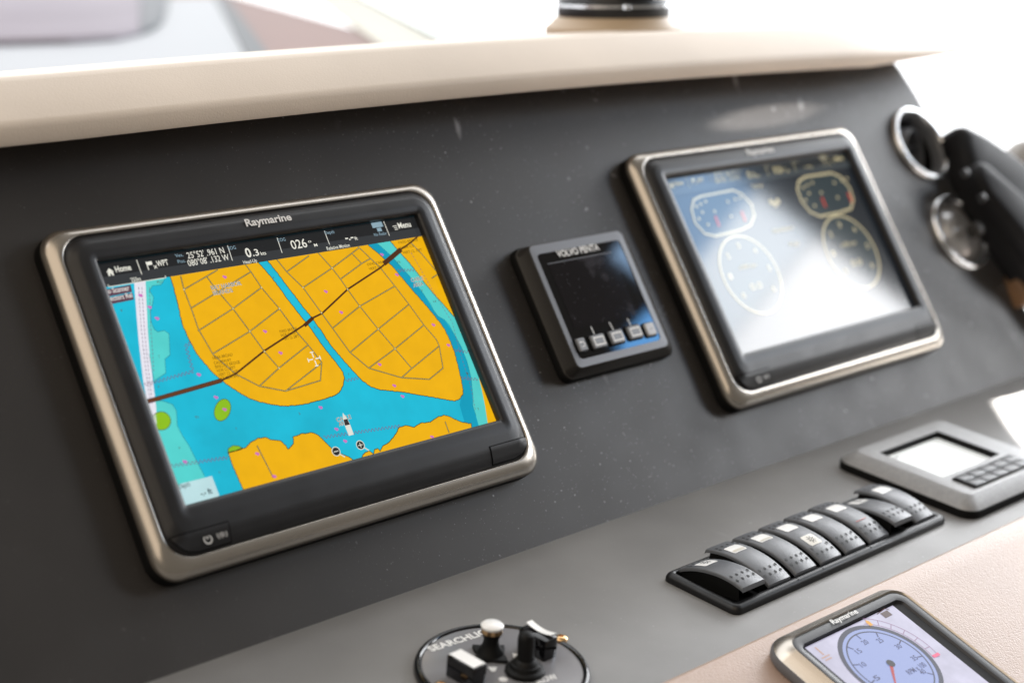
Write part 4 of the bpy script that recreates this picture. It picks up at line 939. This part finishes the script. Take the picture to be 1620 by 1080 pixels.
s = MB(); d = (Vector(qi(1416, 1080))-gc).normalized(); n_ = Vector((d.y, -d.x)); s.poly([tuple(gc+n_*.0014), tuple(gc+d*.024+n_*.0004), tuple(gc+d*.024-n_*.0004), tuple(gc-n_*.0014)], SI+.0004); s.build('dial_needle', dm_('needle', srgb(178, 44, 34)), isc, smooth=False)
s = MB(); s.disc(gc, .0032, SI+.0005, 20); s.build('dial_hub', dm_('hub', srgb(24, 24, 30)), isc, smooth=False)
s = MB(); c = Vector(qi(1402, 971)); s.box(c.x-.004, c.x+.004, c.y-.0025, c.y+.0025, SI+.0001, SI+.0003); s.strip([(c.x-.007, c.y+.003), (c.x+.004, c.y+.0045), (c.x+.006, c.y+.002)], .0008, SI+.0003); s.build('engine_symbol', dm_('engine_symbol', srgb(84, 62, 62)), isc, smooth=False)
s = MB()
for k in range(7):
    a = R(62-13*k); s.strip([tuple(gc+Vector((math.cos(a), math.sin(a)))*(gr_+.0035)), tuple(gc+Vector((math.cos(a), math.sin(a)))*(gr_+.0080))], .0006, SI+.0003)
s.ring(gc, gr_+.0030, .0006, SI+.0002, 20, -16, 66); s.ring(gc, gr_+.0085, .0006, SI+.0002, 20, -16, 66)
s.build('side_scale', dm_('side_scale', srgb(150, 120, 150)), isc, smooth=False)
s = MB(); a = R(60); c = gc+Vector((math.cos(a), math.sin(a)))*(gr_+.004); s.poly([(c.x-.0015, c.y-.0028), (c.x+.0015, c.y-.0028), (c.x+.0018, c.y+.001), (c.x, c.y+.003), (c.x-.0018, c.y+.001)], SI+.0005); s.build('amber_mark', dm_('amber', srgb(226, 160, 30)), isc, smooth=False)
s = MB(); a = R(-14); c = gc+Vector((math.cos(a), math.sin(a)))*(gr_+.0065); s.box(c.x-.0035, c.x+.0035, c.y-.0012, c.y+.0012, SI+.0003, SI+.0005); s.build('pink_mark', dm_('pink', srgb(232, 90, 130)), isc, smooth=False)
s = MB(); c = Vector(qi(1297, 1030)); s.strip([(c.x, c.y-.003), (c.x, c.y+.004)], .0014, SI+.0002); s.strip([(c.x-.004, c.y-.005), (c.x+.004, c.y-.005)], .0010, SI+.0002); s.strip([(c.x-.003, c.y-.0075), (c.x+.003, c.y-.0075)], .0010, SI+.0002); s.build('temperature_symbol', dm_('temp_symbol', srgb(190, 150, 130)), isc, smooth=False)
s = MB(); a = fi.hit(1309, 978, .0165); b_ = fi.hit(1348, 959, .0165); text(s, 'Raymarine', (a[0], -.0085-.0018), (b_[0], -.0085-.0018), .0042, .0164, .02); s.build('logo', M['print'], it, smooth=False)

# ------------------------------------------------------------------ behind the hood
ZD = ZT
def hz(x, y, z=ZD+.004):
    d = ray(x, y); p = CAMW + d*((z-CAMW.z)/d.z); return (p.x, p.y)
def quad_slab(name, pts, z0, z1, material, label, cat, bevel=.002):
    s = MB(); s.prism(pts, z0, z1); o = s.build(name, material, bevel=bevel); tag(o, label, cat); return o
gp = empty('grey_panel', Frame((0, 0, 0), X1, Vector((0, 1, 0)), Vector((0, 0, 1))), 'pale grey glossy panel with dark edge strip behind the leather hood', 'panel')
e0, e1 = Vector(hz(388, 88)), Vector(hz(345, 6)); dd = (e1-e0).normalized()
e0 = e0 - dd*.10; e1 = e1 + dd*.5
far = Vector((-2.4, e1.y+.2)); near = Vector((-2.4, .25))
s = MB(); s.prism([tuple(e0), tuple(e1), tuple(far), tuple(near)], ZD+.001, ZD+.006); s.build('pane', mat('pale_grey_gloss', (.155, .165, .19), .35, spec=.5, noise=.04, nscale=3), gp)
wn = Vector((dd.y, -dd.x))
s = MB(); s.prism([tuple(e0), tuple(e0+wn*.030), tuple(e1+wn*.030), tuple(e1)], ZD+.001, ZD+.010); s.build('edge_strip', mat('slate_strip', (.03, .036, .045), .5), gp)
pd = empty('mauve_reflection', Frame((0, 0, 0), X1, Vector((0, 1, 0)), Vector((0, 0, 1))), 'mauve reflection shaped as a slab with dark grey rounded end, on the pale grey panel', 'reflection_slab')  # mauve reflection on the pane, built as a flat coloured slab
hp_ = lambda L: [hz(x, y, ZD+.012) for x, y in L]
s = MB(); s.prism(hp_([(-160, 72), (0, 66), (110, 63), (185, 58), (222, 50), (222, -24), (-160, -24)]), ZD+.007, ZD+.016); s.build('reflection_slab', mat('mauve_reflection_tone', (.30, .262, .30), .75, noise=.1, nscale=4), pd, bevel=.003)
s = MB(); s.prism(hp_([(222.5, 50), (245, 42), (258, 30), (264, 12), (266, -10), (262, -24), (222.5, -24)]), ZD+.007, ZD+.016); s.build('reflection_end', mat('reflection_end_grey', (.13, .135, .15), .6), pd, bevel=.003)
s = MB(); a, b_ = Vector(hz(603, 74)), Vector(hz(500, 0)); c, d = Vector(hz(576, 0)), Vector(hz(694, 66))
s.prism([tuple(a-(b_-a).normalized()*.05), tuple(b_+(b_-a).normalized()*.6), tuple(c+(c-d).normalized()*.6), tuple(d-(c-d).normalized()*.05)], ZD+.001, ZD+.006)
o = s.build('window_ledge', M['cream']); tag(o, 'cream ledge strip running along the foot of the windscreen', 'ledge')
ws = empty('windscreen', Frame((0, 0, 0), X1, Vector((0, 1, 0)), Vector((0, 0, 1))), 'clear glass windscreen sheet standing on the cream ledge', 'windscreen')
g0 = d-(c-d).normalized()*.05; g1 = c+(c-d).normalized()*.6; gn = Vector(((g1-g0).y, -(g1-g0).x)).normalized()
mg, nt, b = new_mat('clear_glass'); nt.nodes.remove(b); tr_ = nt.nodes.new('ShaderNodeBsdfTransparent'); tr_.inputs[0].default_value = (.96, .985, .98, 1); gs_ = nt.nodes.new('ShaderNodeBsdfGlossy'); gs_.inputs['Roughness'].default_value = .02; mx_ = nt.nodes.new('ShaderNodeMixShader'); mx_.inputs[0].default_value = .05
nt.links.new(tr_.outputs[0], mx_.inputs[1]); nt.links.new(gs_.outputs[0], mx_.inputs[2]); nt.links.new(mx_.outputs[0], nt.nodes['Material Output'].inputs[0])
s = MB(); s.prism([tuple(g0+gn*.002), tuple(g1+gn*.002), tuple(g1+gn*.007), tuple(g0+gn*.007)], ZD+.004, ZD+.65); s.build('glass', mg, ws, smooth=False)
s = MB(); s.prism([tuple(g0-gn*.001), tuple(g1-gn*.001), tuple(g1+gn*.0015), tuple(g0+gn*.0015)], ZD+.006, ZD+.012); s.build('seal', mat('green_grey_seal', (.20, .26, .25), .5), ws)
# compass on the hood
c = Vector(hz(964, 48, .188)); fc = Frame((c.x+.108, c.y+.095, .1835), X1, Vector((0, 1, 0)), Vector((0, 0, 1)))
cp_ = empty('compass', fc, 'domed compass with cream base and black chrome-lined ring on the hood', 'compass')
s = MB(); s.lathe([(.0650, -.010), (.0650, .0), (.0600, .004), (.0560, .0085), (.0530, .0100)], 48); s.build('base', mat('tan_compass_base', (.42, .31, .20), .45), cp_)
s = MB(); s.lathe([(.0525, .0095), (.0535, .0110), (.0535, .0250), (.0520, .0270)], 48); s.build('ring', M['black'], cp_)
s = MB(); s.lathe([(.0532, .0185), (.0545, .0192), (.0545, .0215), (.0532, .0222)], 48); s.build('chrome_band', M['chrome'], cp_)
s = MB(); s.lathe([(.0500, .0260), (.0480, .040), (.042, .054), (.030, .066), (.015, .072), (.0001, .0735)], 48); s.build('dome', M['blackgloss'], cp_)
s = MB(); s.lathe([(.004, -.002), (.0038, .002), (.0001, .0024)], 14, 0, 0); s.v = [(x-.030, y-.0445, z+.0205) for x, y, z in s.v]; s.build('ring_screw', M['chrome'], cp_)
